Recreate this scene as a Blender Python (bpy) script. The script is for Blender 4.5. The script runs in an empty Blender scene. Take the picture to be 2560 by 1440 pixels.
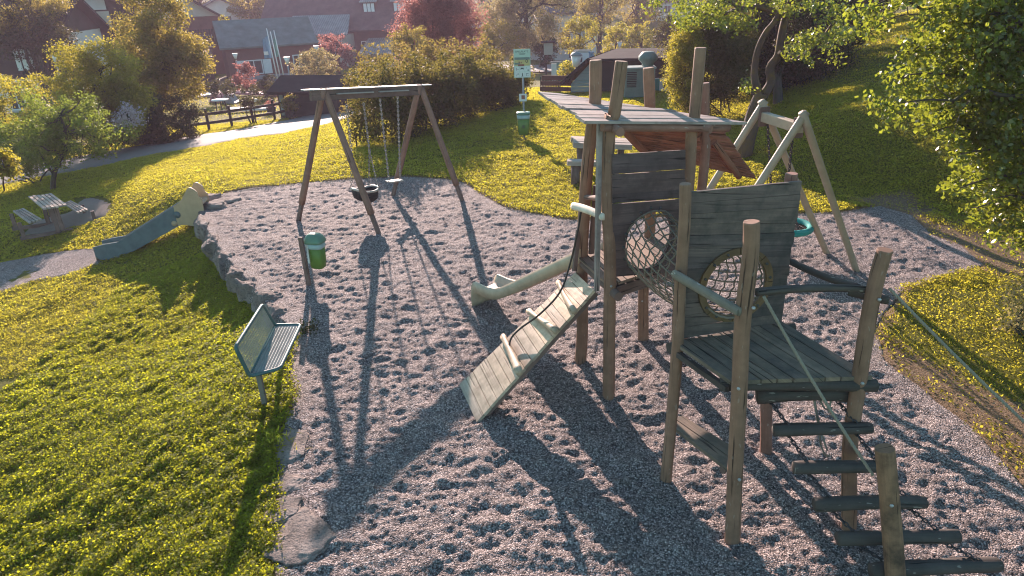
import bpy, bmesh, math, random
import numpy as np
from mathutils import Vector, Matrix, Euler, noise as mnoise

S = bpy.context.scene
C = S.collection
R = math.radians
RNG = np.random.default_rng(7)
random.seed(7)

# ------------------------------------------------------------------ camera, sky, sun, exposure
CAMH = 4.3
FOC = 1707.0                       # focal length in pixels of the 2560 wide photograph
_d = np.array([120.0, 3780.0, FOC]); _d /= np.linalg.norm(_d)      # straight down, in the camera's axes
_up = -_d; _y = np.array([0, 0, 1.0]) - _up * _up[2]; _y /= np.linalg.norm(_y)
_x = np.cross(_y, _up)
ROT = np.array([_x, _y, _up])      # camera axes (right, down, forward) -> world
cam_data = bpy.data.cameras.new('camera'); cam = bpy.data.objects.new('camera', cam_data); C.objects.link(cam)
cam_data.sensor_width = 36.0; cam_data.lens = 36.0 * FOC / 2560.0
cam_data.clip_start = 0.1; cam_data.clip_end = 2000.0
_m = Matrix([[ROT[i][0], -ROT[i][1], -ROT[i][2]] for i in range(3)])
cam.matrix_world = Matrix.Translation((0, 0, CAMH)) @ _m.to_4x4()
S.camera = cam

SUN_EL, SUN_AZ = 17.5, -12.7       # degrees; azimuth from +y towards +x
sunv = Vector((math.sin(R(SUN_AZ)) * math.cos(R(SUN_EL)), math.cos(R(SUN_AZ)) * math.cos(R(SUN_EL)), math.sin(R(SUN_EL))))
sd = bpy.data.lights.new('sun', 'SUN'); sd.energy = 5.0; sd.angle = R(0.5); sd.color = (1.0, 0.76, 0.67)
sun = bpy.data.objects.new('sun', sd); C.objects.link(sun); sun.location = (0, 0, 60)
sun.rotation_euler = (-sunv).to_track_quat('-Z', 'Y').to_euler()
W = bpy.data.worlds.new('World'); S.world = W; W.use_nodes = True
_nt = W.node_tree; _bg = _nt.nodes['Background']
_sky = _nt.nodes.new('ShaderNodeTexSky'); _sky.sky_type = 'NISHITA'; _sky.sun_disc = False
_sky.sun_elevation = R(SUN_EL); _sky.sun_rotation = R(SUN_AZ) % (2 * math.pi); _sky.altitude = 600
_sky.air_density = 1.0; _sky.dust_density = 0.6; _sky.ozone_density = 1.5
_mx = _nt.nodes.new('ShaderNodeMixRGB'); _mx.blend_type = 'MULTIPLY'; _mx.inputs[0].default_value = 1.0; _mx.inputs[2].default_value = (0.76, 1.02, 0.92, 1)
_nt.links.new(_sky.outputs[0], _mx.inputs[1]); _nt.links.new(_mx.outputs[0], _bg.inputs[0]); _bg.inputs[1].default_value = 0.112
S.view_settings.view_transform = 'Standard'; S.view_settings.look = 'None'
S.view_settings.exposure = 1.5; S.view_settings.gamma = 1.0
S.cycles.filter_width = 1.1; S.cycles.max_bounces = 6; S.cycles.transparent_max_bounces = 8
S.cycles.diffuse_bounces = 3; S.cycles.transmission_bounces = 4; S.cycles.volume_bounces = 0

# ------------------------------------------------------------------ where a picture point lies in the world
CAMP = np.array([0, 0, CAMH])
def ray(px, py): return ROT @ np.array([px - 1280.0, py - 720.0, FOC])
def at(px, py, z=0.0):
    v = ray(px, py); return CAMP + v * ((z - CAMH) / v[2])
def atY(px, py, Y):
    v = ray(px, py); return CAMP + v * (Y / v[1])
def atD(px, py, D):
    v = ray(px, py); return CAMP + v * (D / math.hypot(v[0], v[1]))
def at_plane(px, py, p0, n):
    v = ray(px, py); p0 = np.array(p0, float); n = np.array(n, float)
    return CAMP + v * (((p0 - CAMP) @ n) / (v @ n))
def htop(g, px, py):               # height on the upright line through g
    v = ray(px, py); g0 = np.array([g[0], g[1], 0.0]); k = np.array([0, 0, 1.0])
    A = np.array([[v @ v, -v @ k], [v @ k, -1]]); b = np.array([(g0 - CAMP) @ v, (g0 - CAMP) @ k])
    return np.linalg.solve(A, b)[1]
def onpost(g, px, py): return at(px, py, htop(g, px, py))
def proj(P):
    P = np.atleast_2d(P); c = (P - CAMP) @ ROT
    return np.stack([1280 + FOC * c[:, 0] / c[:, 2], 720 + FOC * c[:, 1] / c[:, 2], c[:, 2]], 1)
def inview(P, m=220):
    q = proj(P); return (q[:, 2] > 0.3) & (q[:, 0] > -m) & (q[:, 0] < 2560 + m) & (q[:, 1] > -m) & (q[:, 1] < 1440 + m)

# ------------------------------------------------------------------ mesh collecting
def V3(a): return np.array(a, float)
def nrm(a): a = np.array(a, float); return a / (np.linalg.norm(a) + 1e-12)
class MB:
    def __init__(s): s.v = []; s.f = []; s.uv = []; s.sm = []
    def face(s, idx, uv, smooth=False): s.f.append(tuple(idx)); s.uv.append(uv); s.sm.append(smooth)
    def prism(s, poly, ext, U=None, Wd=None):
        """polygon (3-d points) thickened by the vector ext"""
        poly = [V3(p) for p in poly]; ext = V3(ext); n = len(poly); b = len(s.v)
        U = nrm(poly[1] - poly[0]) if U is None else nrm(U)
        Wd = nrm(np.cross(ext, U)) if Wd is None else nrm(Wd)
        off = random.random() * 50
        s.v += [p for p in poly] + [p + ext for p in poly]
        q = lambda p: ((p @ U) + off, (p @ Wd) + off)
        N = np.zeros(3)
        for i in range(n): N += np.cross(poly[i], poly[(i + 1) % n])
        flip = (N @ ext) > 0
        top = [b + n + i for i in range(n)]; bot = [b + i for i in reversed(range(n))]
        if not flip: top.reverse(); bot.reverse()
        for fc in (top, bot): s.face(fc, [q(s.v[i]) for i in fc])
        t = float(np.linalg.norm(ext))
        for i in range(n):
            j = (i + 1) % n; fc = [b + i, b + j, b + n + j, b + n + i]
            if not flip: fc.reverse()
            s.face(fc, [(q(s.v[k])[0], q(s.v[k])[1] + (t if k >= b + n else 0)) for k in fc])
    def bar(s, p0, p1, w, h, side=None):
        """rectangular bar; w along side, h along the third axis; centred on the line"""
        p0, p1 = V3(p0), V3(p1); u = nrm(p1 - p0)
        side = np.array([0, 0, 1.0]) if side is None else V3(side)
        sd_ = nrm(side - u * (side @ u)); t = np.cross(u, sd_)
        a = sd_ * w / 2; b_ = t * h / 2
        s.prism([p0 - a - b_, p1 - a - b_, p1 + a - b_, p0 + a - b_], t * h, U=u)
    def box(s, c, sx, sy, sz, rz=0.0):
        c = V3(c); ca, sa = math.cos(rz), math.sin(rz); X = V3([ca, sa, 0]); Y = V3([-sa, ca, 0])
        s.prism([c - X * sx / 2 - Y * sy / 2, c + X * sx / 2 - Y * sy / 2, c + X * sx / 2 + Y * sy / 2, c - X * sx / 2 + Y * sy / 2], (0, 0, sz), U=X)
    def tube(s, pts, rad, seg=10, cap=True, closed=False, wob=0.0, dome=0.0):
        pts = [V3(p) for p in pts]; n = len(pts); b = len(s.v)
        rad = [rad] * n if np.isscalar(rad) else list(rad)
        off = random.random() * 50; L = 0.0; Ls = [0.0]
        for i in range(1, n): L += np.linalg.norm(pts[i] - pts[i - 1]); Ls.append(L)
        ref = None; ph = random.random() * 6
        for i in range(n):
            if closed: t = nrm(pts[(i + 1) % n] - pts[i - 1])
            else: t = nrm(pts[min(i + 1, n - 1)] - pts[max(i - 1, 0)])
            if ref is None: ref = V3([1, 0, 0]) if abs(t[0]) < 0.8 else V3([0, 1, 0])
            a = nrm(ref - t * (ref @ t)); ref = a; c_ = np.cross(t, a)
            for k in range(seg):
                th = 2 * math.pi * k / seg
                r = rad[i] * (1 + wob * math.sin(3 * th + ph + 1.7 * Ls[i]) + wob * 0.7 * math.sin(5 * th - ph + 4.1 * Ls[i]))
                s.v.append(pts[i] + (a * math.cos(th) + c_ * math.sin(th)) * r)
        m = n if closed else n - 1
        for i in range(m):
            j = (i + 1) % n
            for k in range(seg):
                k2 = (k + 1) % seg; r = rad[i]
                fc = [b + i * seg + k, b + i * seg + k2, b + j * seg + k2, b + j * seg + k]
                l1 = Ls[i] + off; l2 = (Ls[j] if j > i else L + 0.05) + off
                v1 = 2 * math.pi * r * k / seg; v2 = 2 * math.pi * r * (k + 1) / seg
                s.face(fc, [(l1, v1), (l1, v2), (l2, v2), (l2, v1)], True)
        if cap and not closed:
            for e, rev in ((0, True), (n - 1, False)):
                ring = [b + e * seg + k for k in range(seg)]
                t = nrm(pts[e] - pts[1 if e == 0 else n - 2])
                cI = len(s.v); s.v.append(pts[e] + t * dome * rad[e])
                for k in range(seg):
                    fc = [ring[k], ring[(k + 1) % seg], cI]
                    if rev: fc.reverse()
                    s.face(fc, [(s.v[i][0] * 1.0 + off, s.v[i][1] * 1.0) for i in fc], dome > 0)
    def disc_shell(s, prof, c, axis=(0, 0, 1), seg=16, cap0=False, cap1=False, sq=1.0):
        """lathe: prof is a list of (radius, height)"""
        ax = nrm(axis); a = nrm(np.cross(ax, [0.3, 1, 0.1])); d = np.cross(ax, a); b = len(s.v); c = V3(c)
        for r, h in prof:
            for k in range(seg):
                th = 2 * math.pi * k / seg; s.v.append(c + ax * h + (a * math.cos(th) + d * math.sin(th) * sq) * r)
        for i in range(len(prof) - 1):
            for k in range(seg):
                k2 = (k + 1) % seg
                fc = [b + i * seg + k, b + i * seg + k2, b + (i + 1) * seg + k2, b + (i + 1) * seg + k]
                s.face(fc, [(k / seg, prof[i][1]), ((k + 1) / seg, prof[i][1]), ((k + 1) / seg, prof[i + 1][1]), (k / seg, prof[i + 1][1])], True)
        if cap0: s.face([b + k for k in reversed(range(seg))], [(0, 0)] * seg)
        if cap1: e = b + (len(prof) - 1) * seg; s.face([e + k for k in range(seg)], [(0, 0)] * seg)
    def build(s, name, mat, parent=None, bevel=0.0):
        me = bpy.data.meshes.new(name)
        me.from_pydata([tuple(map(float, p)) for p in s.v], [], s.f)
        uvl = me.uv_layers.new(name='UVMap')
        uvl.data.foreach_set('uv', np.array([c for f in s.uv for c in f], 'f').ravel())
        me.polygons.foreach_set('use_smooth', np.array(s.sm, bool))
        o = bpy.data.objects.new(name, me); C.objects.link(o)
        if mat is not None: me.materials.append(mat)
        if bevel:
            md = o.modifiers.new('bevel', 'BEVEL'); md.width = bevel; md.segments = 2; md.limit_method = 'ANGLE'
        if parent is not None: adopt(o, parent)
        return o
def adopt(o, parent):
    o.parent = parent; o.matrix_parent_inverse = world_mat(parent).inverted()
def world_mat(o):
    m = o.matrix_basis.copy()
    if o.parent is not None: m = world_mat(o.parent) @ o.matrix_parent_inverse @ m
    return m
def thing(name, label, cat, loc=(0, 0, 0), group=None):
    o = bpy.data.objects.new(name, None); C.objects.link(o); o.location = tuple(map(float, loc)); o.empty_display_size = 0.2
    tag(o, label, cat, group); return o
def tag(o, label, cat, group=None):
    o['label'] = label; o['category'] = cat
    if group: o['group'] = group
    return o
def struct(o, kind='structure'): o['kind'] = kind; return o
def fastmesh(name, verts, faces, mat, smooth=False, nper=4, cols=None):
    """verts (n,3), faces (m,nper) int arrays"""
    me = bpy.data.meshes.new(name); n, m = len(verts), len(faces)
    me.vertices.add(n); me.vertices.foreach_set('co', np.ascontiguousarray(verts, 'f').ravel())
    me.loops.add(m * nper); me.loops.foreach_set('vertex_index', np.ascontiguousarray(faces, 'i').ravel())
    me.polygons.add(m); me.polygons.foreach_set('loop_start', np.arange(0, m * nper, nper, dtype='i'))
    me.polygons.foreach_set('loop_total', np.full(m, nper, 'i'))
    me.polygons.foreach_set('use_smooth', np.full(m, smooth, bool))
    if cols is not None:
        a = me.attributes.new('tone', 'FLOAT', 'POINT'); a.data.foreach_set('value', np.ascontiguousarray(cols, 'f'))
    me.update(calc_edges=True); me.materials.append(mat)
    o = bpy.data.objects.new(name, me); C.objects.link(o); return o

# ------------------------------------------------------------------ materials
class NT:
    def __init__(s, name):
        s.m = bpy.data.materials.new(name); s.m.use_nodes = True; s.t = s.m.node_tree
        s.b = s.t.nodes['Principled BSDF']; s.out = s.t.nodes['Material Output']
    def n(s, typ, ins=None, **kw):
        nd = s.t.nodes.new('ShaderNode' + typ)
        for k, v in kw.items(): setattr(nd, k, v)
        for k, v in (ins or {}).items(): s.set(nd.inputs[k], v)
        return nd
    def set(s, sock, v):
        if isinstance(v, bpy.types.NodeSocket): s.t.links.new(v, sock)
        elif isinstance(v, bpy.types.Node): s.t.links.new(v.outputs[0], sock)
        else: sock.default_value = v
    def coord(s, which='Object'): return s.n('TexCoord').outputs[which]
    def map(s, vec, scale): return s.n('Mapping', {'Vector': vec, 'Scale': scale}).outputs[0]
    def noise(s, vec, scale, detail=4, rough=0.55, out='Fac'):
        return s.n('TexNoise', {'Vector': vec, 'Scale': scale, 'Detail': detail, 'Roughness': rough}).outputs[out]
    def ramp(s, fac, stops):
        nd = s.n('ValToRGB', {'Fac': fac}); el = nd.color_ramp.elements
        while len(el) > 2: el.remove(el[-1])
        for i, (p, c) in enumerate(stops):
            e = el[i] if i < 2 else el.new(p)
            e.position = p; e.color = (*c, 1) if len(c) == 3 else c
        return nd.outputs[0]
    def mix(s, fac, a, b, mode='MIX'):
        nd = s.n('MixRGB', blend_type=mode); s.set(nd.inputs[0], fac)
        for k, v in ((1, a), (2, b)): s.set(nd.inputs[k], (*v, 1) if isinstance(v, tuple) and len(v) == 3 else v)
        return nd.outputs[0]
    def math(s, op, a, b=0.0):
        nd = s.n('Math', operation=op); s.set(nd.inputs[0], a); s.set(nd.inputs[1], b); return nd.outputs[0]
    def bump(s, h, strength=0.5, dist=0.02):
        nd = s.n('Bump', {'Height': h, 'Strength': strength, 'Distance': dist}); s.set(s.b.inputs['Normal'], nd); return nd
    def fin(s, col=None, rough=0.8, spec=0.3, metal=0.0):
        if col is not None: s.set(s.b.inputs['Base Color'], (*col, 1) if isinstance(col, tuple) and len(col) == 3 else col)
        s.set(s.b.inputs['Roughness'], rough); s.b.inputs['Specular IOR Level'].default_value = spec; s.b.inputs['Metallic'].default_value = metal
        return s.m
def mul(c, k): return tuple(min(1, x * k) for x in c)

def wood(name, col, var=0.35, grain=1.0, rough=0.75, flecks=0.0, tint=None):
    """weathered timber; the grain runs along u of the part's own UVs"""
    t = NT(name); uv = t.coord('UV'); isl = t.n('NewGeometry').outputs['Random Per Island']
    g = t.noise(t.map(uv, (2.2, 70, 1)), 1.0, 5, 0.6)
    g2 = t.noise(t.map(uv, (0.9, 9, 1)), 1.0, 4, 0.6)
    blot = t.noise(t.coord('Object'), 5.0, 5, 0.65)
    c = t.ramp(g, [(0.25, mul(col, 1 - var)), (0.5, col), (0.8, mul(col, 1 + var))])
    c = t.mix(0.55, c, t.ramp(g2, [(0.3, mul(col, 0.55)), (0.65, mul(col, 1.25))]))
    if tint: c = t.mix(t.ramp(blot, [(0.42, (0, 0, 0)), (0.68, (1, 1, 1))]), c, tint)
    else: c = t.mix(0.35, c, t.ramp(blot, [(0.35, mul(col, 0.5)), (0.65, mul(col, 1.4))]))
    c = t.mix(1.0, c, t.ramp(isl, [(0.0, (0.72, 0.74, 0.78)), (1.0, (1.18, 1.12, 1.05))]), 'MULTIPLY')
    crack = t.noise(t.map(uv, (1.3, 38, 1)), 1.0, 3, 0.5)
    cr = t.ramp(crack, [(0.33, (0, 0, 0)), (0.38, (1, 1, 1))])
    c = t.mix(t.math('SUBTRACT', 1.0, cr), c, mul(col, 0.22))
    if flecks:
        fl = t.noise(t.map(uv, (9, 26, 1)), 1.0, 2, 0.5)
        c = t.mix(t.ramp(fl, [(0.66, (0, 0, 0)), (0.70, (flecks,) * 3)]), c, (0.42, 0.38, 0.33))
    h = t.math('ADD', t.math('MULTIPLY', g, 0.6), t.math('MULTIPLY', cr, 0.8))
    t.bump(h, 0.55 * grain, 0.006)
    return t.fin(c, rough, 0.25)
def plain(name, col, rough=0.5, spec=0.4, metal=0.0, dirt=0.25, scale=6.0):
    t = NT(name); o = t.coord('Object')
    n = t.noise(o, scale, 6, 0.65); n2 = t.noise(o, scale * 9, 3, 0.6)
    c = t.mix(t.ramp(n, [(0.35, (dirt,) * 3), (0.6, (0, 0, 0))]), (*col, 1), mul(col, 0.45))
    c = t.mix(t.ramp(n2, [(0.62, (0, 0, 0)), (0.72, (dirt * 0.8,) * 3)]), c, mul(col, 1.5))
    t.bump(n2, 0.08, 0.004)
    return t.fin(c, t.ramp(n, [(0.3, (min(1, rough + 0.2),) * 3), (0.7, (rough,) * 3)]), spec, metal)
def leafmat(name, cols, trans, tw=0.45, rough=0.55, spec=0.2):
    """cols: dark, mid, light reflectance; trans: colour of light let through"""
    t = NT(name); isl = t.n('NewGeometry').outputs['Random Per Island']
    big = t.noise(t.coord('Object'), 0.9, 3, 0.6)
    f = t.math('ADD', t.math('MULTIPLY', isl, 0.6), t.math('MULTIPLY', big, 0.4))
    c = t.ramp(f, [(0.15, cols[0]), (0.5, cols[1]), (0.85, cols[2])])
    t.fin(c, rough, spec)
    tr = t.n('BsdfTranslucent', {'Color': t.ramp(f, [(0.15, mul(trans, 0.72)), (0.5, trans), (0.9, mul(trans, 1.2))])})
    mx = t.n('MixShader', {0: tw, 1: t.b.outputs[0], 2: tr.outputs[0]})
    t.t.links.new(mx.outputs[0], t.out.inputs[0])
    return t.m

M = {}
M['post'] = wood('post_timber', (0.25, 0.145, 0.10), 0.35, 1.1, flecks=0.25)
M['post2'] = wood('reddish_post_timber', (0.25, 0.135, 0.105), 0.35, 1.1, flecks=0.5)
M['panel'] = wood('grey_plank_timber', (0.145, 0.11, 0.10), 0.6, 1.3, tint=(0.06, 0.055, 0.052))
M['panelR'] = wood('mauve_plank_timber', (0.135, 0.095, 0.092), 0.5, 1.2, tint=(0.085, 0.06, 0.058))
M['roof'] = wood('silvered_roof_timber', (0.37, 0.31, 0.29), 0.45, 1.2, tint=(0.20, 0.17, 0.16))
M['under'] = wood('red_brown_timber', (0.25, 0.115, 0.08), 0.5, 1.0)
M['deck'] = wood('green_grey_deck_timber', (0.20, 0.155, 0.118), 0.5, 1.0, tint=(0.09, 0.085, 0.072))
M['deckT'] = wood('brown_deck_timber', (0.24, 0.17, 0.13), 0.35, 0.8)
M['ramp'] = wood('pale_ramp_timber', (0.58, 0.46, 0.34), 0.4, 0.9, rough=0.6, tint=(0.30, 0.23, 0.165))
M['bark'] = wood('dark_log_timber', (0.075, 0.064, 0.058), 0.6, 1.6, flecks=0.45)
M['rail'] = wood('green_lichen_timber', (0.22, 0.195, 0.16), 0.45, 1.3, flecks=0.9)
M['white'] = wood('bleached_timber', (0.74, 0.65, 0.55), 0.15, 0.8)
M['beam'] = wood('beam_timber', (0.17, 0.115, 0.10), 0.35, 1.0)
M['table'] = wood('table_timber', (0.36, 0.30, 0.26), 0.35, 0.9)
M['oldpost'] = wood('mossy_post_timber', (0.27, 0.155, 0.095), 0.55, 1.8, tint=(0.075, 0.05, 0.036))
M['fence'] = wood('fence_timber', (0.06, 0.045, 0.042), 0.3, 0.8)
M['swingpost'] = wood('swing_timber', (0.25, 0.145, 0.11), 0.3, 1.0, flecks=0.2)
M['hoop'] = wood('ochre_hoop_timber', (0.17, 0.105, 0.055), 0.4, 0.6)
M['rope'] = plain('hemp_rope', (0.28, 0.24, 0.19), 0.9, 0.1, scale=30)
M['net'] = plain('net_rope', (0.21, 0.17, 0.13), 0.9, 0.1, scale=30)
M['drope'] = plain('dark_rope', (0.06, 0.055, 0.05), 0.9, 0.1, scale=30)
M['chain'] = plain('chain_steel', (0.30, 0.27, 0.25), 0.45, 0.5, 0.7)
M['dchain'] = plain('dark_chain_steel', (0.08, 0.07, 0.075), 0.5, 0.5, 0.6)
M['steel'] = plain('dull_steel', (0.45, 0.44, 0.43), 0.45, 0.5, 0.8)
M['bolt'] = plain('bolt_steel', (0.10, 0.09, 0.085), 0.5, 0.5, 0.6)
M['chute'] = plain('cream_plastic', (0.47, 0.37, 0.26), 0.40, 0.5, dirt=0.35)
M['pale'] = plain('pale_debarked_pole', (0.40, 0.30, 0.215), 0.45, 0.45, dirt=0.3)
M['teal'] = plain('teal_nest_rope', (0.02, 0.26, 0.24), 0.7, 0.3)
M['blue'] = plain('blue_grey_paint', (0.095, 0.135, 0.15), 0.45, 0.4, dirt=0.4)
M['beige'] = plain('beige_paint', (0.46, 0.31, 0.19), 0.45, 0.4)
M['green'] = plain('green_plastic', (0.085, 0.18, 0.018), 0.38, 0.5)
M['lid'] = plain('green_lid_plastic', (0.10, 0.21, 0.14), 0.35, 0.5)
M['lime'] = plain('lime_plastic', (0.20, 0.55, 0.03), 0.4, 0.5)
M['bag'] = plain('bag_film', (0.30, 0.42, 0.42), 0.35, 0.5)
M['frame'] = plain('teal_tube_paint', (0.045, 0.115, 0.115), 0.35, 0.5)
M['mesh'] = plain('silver_green_wire', (0.36, 0.38, 0.35), 0.4, 0.5, 0.2)
M['rubber'] = plain('black_rubber', (0.018, 0.018, 0.02), 0.55, 0.4)
M['seat'] = plain('pale_rubber', (0.42, 0.38, 0.33), 0.35, 0.5)
M['signw'] = plain('sign_white', (0.62, 0.64, 0.62), 0.45, 0.4, dirt=0.12)
M['signg'] = plain('sign_pale_green', (0.42, 0.55, 0.46), 0.45, 0.4, dirt=0.12)
M['signy'] = plain('sign_sand', (0.50, 0.42, 0.18), 0.45, 0.4, dirt=0.2, scale=12)
M['signd'] = plain('sign_ink', (0.06, 0.075, 0.07), 0.5, 0.3, dirt=0.1)
M['signr'] = plain('sign_brown', (0.28, 0.11, 0.08), 0.5, 0.3)
M['asphalt'] = plain('asphalt', (0.13, 0.125, 0.12), 0.9, 0.2, scale=3)
M['wallw'] = plain('white_render', (0.62, 0.58, 0.54), 0.9, 0.1, dirt=0.2, scale=1.2)
M['wallc'] = plain('cream_render', (0.50, 0.44, 0.36), 0.9, 0.1, dirt=0.2, scale=1.2)
M['wallr'] = plain('red_brown_boards', (0.16, 0.075, 0.06), 0.8, 0.2, scale=1.5)
M['walld'] = plain('dark_boards', (0.06, 0.045, 0.04), 0.8, 0.2, scale=1.5)
M['wallg'] = plain('grey_green_boards', (0.28, 0.33, 0.32), 0.8, 0.2, scale=2)
M['kiosk'] = plain('green_grey_sheet', (0.16, 0.21, 0.19), 0.5, 0.4)
M['glass'] = plain('window_glass', (0.03, 0.035, 0.04), 0.12, 0.6, dirt=0.05)
M['whitep'] = plain('white_paint', (0.72, 0.71, 0.69), 0.5, 0.4, dirt=0.15)
M['bluep'] = plain('blue_cloth', (0.18, 0.30, 0.42), 0.8, 0.2)
M['tealp'] = plain('teal_cloth', (0.10, 0.25, 0.22), 0.8, 0.2)
M['pinkp'] = plain('pink_paint', (0.50, 0.20, 0.22), 0.6, 0.3)
M['lampw'] = plain('lamp_glass', (0.75, 0.74, 0.72), 0.3, 0.5, dirt=0.05)
M['greyp'] = plain('grey_paint', (0.28, 0.28, 0.29), 0.5, 0.4)
def rooftile(name, col, rows=3.0, seam=None):
    t = NT(name); uv = t.coord('UV')
    w = t.n('TexWave', {'Vector': uv, 'Scale': rows, 'Distortion': 0.6, 'Detail': 1.0}, bands_direction='Y' if seam is None else 'X').outputs['Fac']
    n = t.noise(t.coord('Object'), 1.2, 6, 0.65)
    c = t.mix(t.ramp(w, [(0.05, (0.75,) * 3), (0.25, (0, 0, 0))]), t.ramp(n, [(0.3, mul(col, 0.7)), (0.7, mul(col, 1.25))]), mul(col, 0.45))
    t.bump(w, 0.5, 0.03); return t.fin(c, 0.9, 0.12)
M['rfgreen'] = rooftile('grey_green_shingles', (0.17, 0.20, 0.19), 2.2)
M['rfred'] = rooftile('brown_tiles', (0.17, 0.105, 0.10), 2.2)
M['rfgrey'] = rooftile('grey_sheet_roofing', (0.12, 0.12, 0.125), 1.2, 1)
M['rfdark'] = rooftile('dark_shingles', (0.045, 0.034, 0.034), 3.0)
M['rfpale'] = rooftile('pale_sheet_roofing', (0.27, 0.28, 0.27), 1.2, 1)

def gravelmat():
    t = NT('pea_gravel'); o = t.coord('Object')
    vo = t.n('TexVoronoi', {'Vector': o, 'Scale': 78.0, 'Randomness': 1.0}); vo2 = t.n('TexVoronoi', {'Vector': o, 'Scale': 160.0})
    c = t.ramp(t.n('SeparateColor', {0: vo.outputs['Color']}).outputs[0], [(0.0, (0.085, 0.074, 0.070)), (0.45, (0.30, 0.255, 0.24)), (0.8, (0.52, 0.445, 0.42)), (1.0, (0.88, 0.78, 0.74))])
    big = t.noise(o, 0.8, 5, 0.6)
    c = t.mix(1.0, c, t.ramp(big, [(0.3, (0.80, 0.78, 0.78)), (0.7, (1.12, 1.08, 1.06))]), 'MULTIPLY')
    edge = t.ramp(vo.outputs['Distance'], [(0.35, (1, 1, 1)), (0.75, (0.45, 0.45, 0.47))])
    c = t.mix(0.8, c, edge, 'MULTIPLY')
    soil = t.noise(o, 1.1, 5, 0.7)
    c = t.mix(t.ramp(soil, [(0.60, (0, 0, 0)), (0.74, (0.55,) * 3)]), c, (0.20, 0.15, 0.115))
    h = t.math('ADD', t.math('MULTIPLY', vo.outputs['Distance'], -1.0), t.math('MULTIPLY', vo2.outputs['Distance'], -0.4))
    t.bump(h, 1.0, 0.026)
    return t.fin(c, 0.8, 0.15)
M['gravel'] = gravelmat()
def soilgrass(name, g1, g2, soil, amount):
    t = NT(name); o = t.coord('Object')
    n = t.noise(o, 0.7, 6, 0.65); f = t.noise(o, 14, 5, 0.7); s = t.noise(o, 0.45, 5, 0.6)
    c = t.mix(f, g1, g2); c = t.mix(t.ramp(n, [(0.35, (0, 0, 0)), (0.7, (0.5,) * 3)]), c, mul(g2, 0.9))
    c = t.mix(t.ramp(s, [(amount, (0, 0, 0)), (amount + 0.12, (0.85,) * 3)]), c, soil)
    t.bump(t.math('ADD', f, t.noise(o, 50, 4, 0.7)), 0.9, 0.05)
    return t.fin(c, 0.9, 0.15)
M['lawn'] = soilgrass('lawn_turf', (0.060, 0.070, 0.012), (0.17, 0.16, 0.022), (0.17, 0.125, 0.05), 0.66)
def addworn():
    m = M['lawn']; nt = m.node_tree; b = nt.nodes['Principled BSDF']; src = b.inputs['Base Color'].links[0].from_socket; t = NT('tmp'); bpy.data.materials.remove(t.m)
    n = lambda ty: nt.nodes.new('ShaderNode' + ty); L = nt.links.new; o = n('TexCoord'); at_ = n('Attribute'); at_.attribute_name = 'tone'
    n1 = n('TexNoise'); n1.inputs['Scale'].default_value = 3.2; n1.inputs['Detail'].default_value = 6; n1.inputs['Roughness'].default_value = .72; L(o.outputs['Object'], n1.inputs['Vector'])
    n2 = n('TexNoise'); n2.inputs['Scale'].default_value = 48; n2.inputs['Detail'].default_value = 4; n2.inputs['Roughness'].default_value = .75; L(o.outputs['Object'], n2.inputs['Vector'])
    ad = n('Math'); ad.operation = 'MULTIPLY_ADD'; L(n1.outputs[0], ad.inputs[0]); ad.inputs[1].default_value = 1.6; ad.inputs[2].default_value = -.8
    s = n('Math'); s.operation = 'ADD'; L(at_.outputs['Fac'], s.inputs[0]); L(ad.outputs[0], s.inputs[1])
    rp_ = n('ValToRGB'); rp_.color_ramp.elements[0].position = .38; rp_.color_ramp.elements[1].position = .62; L(s.outputs[0], rp_.inputs[0])
    cr = n('ValToRGB'); e = cr.color_ramp.elements; e[0].position = .34; e[0].color = (.055, .036, .022, 1); e[1].position = .68; e[1].color = (.36, .28, .20, 1); x = e.new(.5); x.color = (.20, .13, .075, 1); L(n2.outputs[0], cr.inputs[0])
    mx = n('MixRGB'); L(rp_.outputs[0], mx.inputs[0]); L(src, mx.inputs[1]); L(cr.outputs[0], mx.inputs[2]); L(mx.outputs[0], b.inputs['Base Color'])
addworn()
M['dirt'] = soilgrass('trodden_soil', (0.22, 0.18, 0.15), (0.32, 0.27, 0.24), (0.14, 0.11, 0.085), 0.5)
def pathmat():
    t = NT('path_grit'); o = t.coord('Object'); n = t.noise(o, 0.9, 6, 0.6); f = t.noise(o, 40, 4, 0.7)
    c = t.mix(n, (0.15, 0.14, 0.135), (0.23, 0.21, 0.20)); c = t.mix(0.4, c, t.ramp(f, [(0.3, (0.10, 0.095, 0.09)), (0.7, (0.30, 0.28, 0.27))]))
    t.bump(f, 0.5, 0.015); return t.fin(c, 0.8, 0.3)
M['path'] = pathmat()
def rockmat():
    t = NT('limestone'); o = t.coord('Object'); n = t.noise(o, 2.6, 8, 0.65); f = t.noise(t.map(o, (1, 1, 3.5)), 9, 6, 0.7)
    c = t.ramp(n, [(0.3, (0.18, 0.145, 0.125)), (0.5, (0.33, 0.265, 0.235)), (0.72, (0.48, 0.40, 0.36))])
    c = t.mix(t.ramp(f, [(0.36, (0.8,) * 3), (0.46, (0, 0, 0))]), c, (0.10, 0.09, 0.085))
    g_ = t.noise(o, 38, 4, 0.7); c = t.mix(t.ramp(g_, [(0.34, (0.75,) * 3), (0.46, (0, 0, 0))]), c, (0.11, 0.10, 0.095)); t.bump(t.math('ADD', t.math('ADD', n, f), g_), 1.0, 0.06); return t.fin(c, 0.85, 0.25)
M['rock'] = rockmat(); M['benchleg'] = plain('brown_grey_steel', (0.16, 0.145, 0.125), 0.5, 0.4)
M['barkt'] = wood('tree_bark', (0.075, 0.055, 0.045), 0.5, 2.0, tint=(0.05, 0.055, 0.025))
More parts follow.
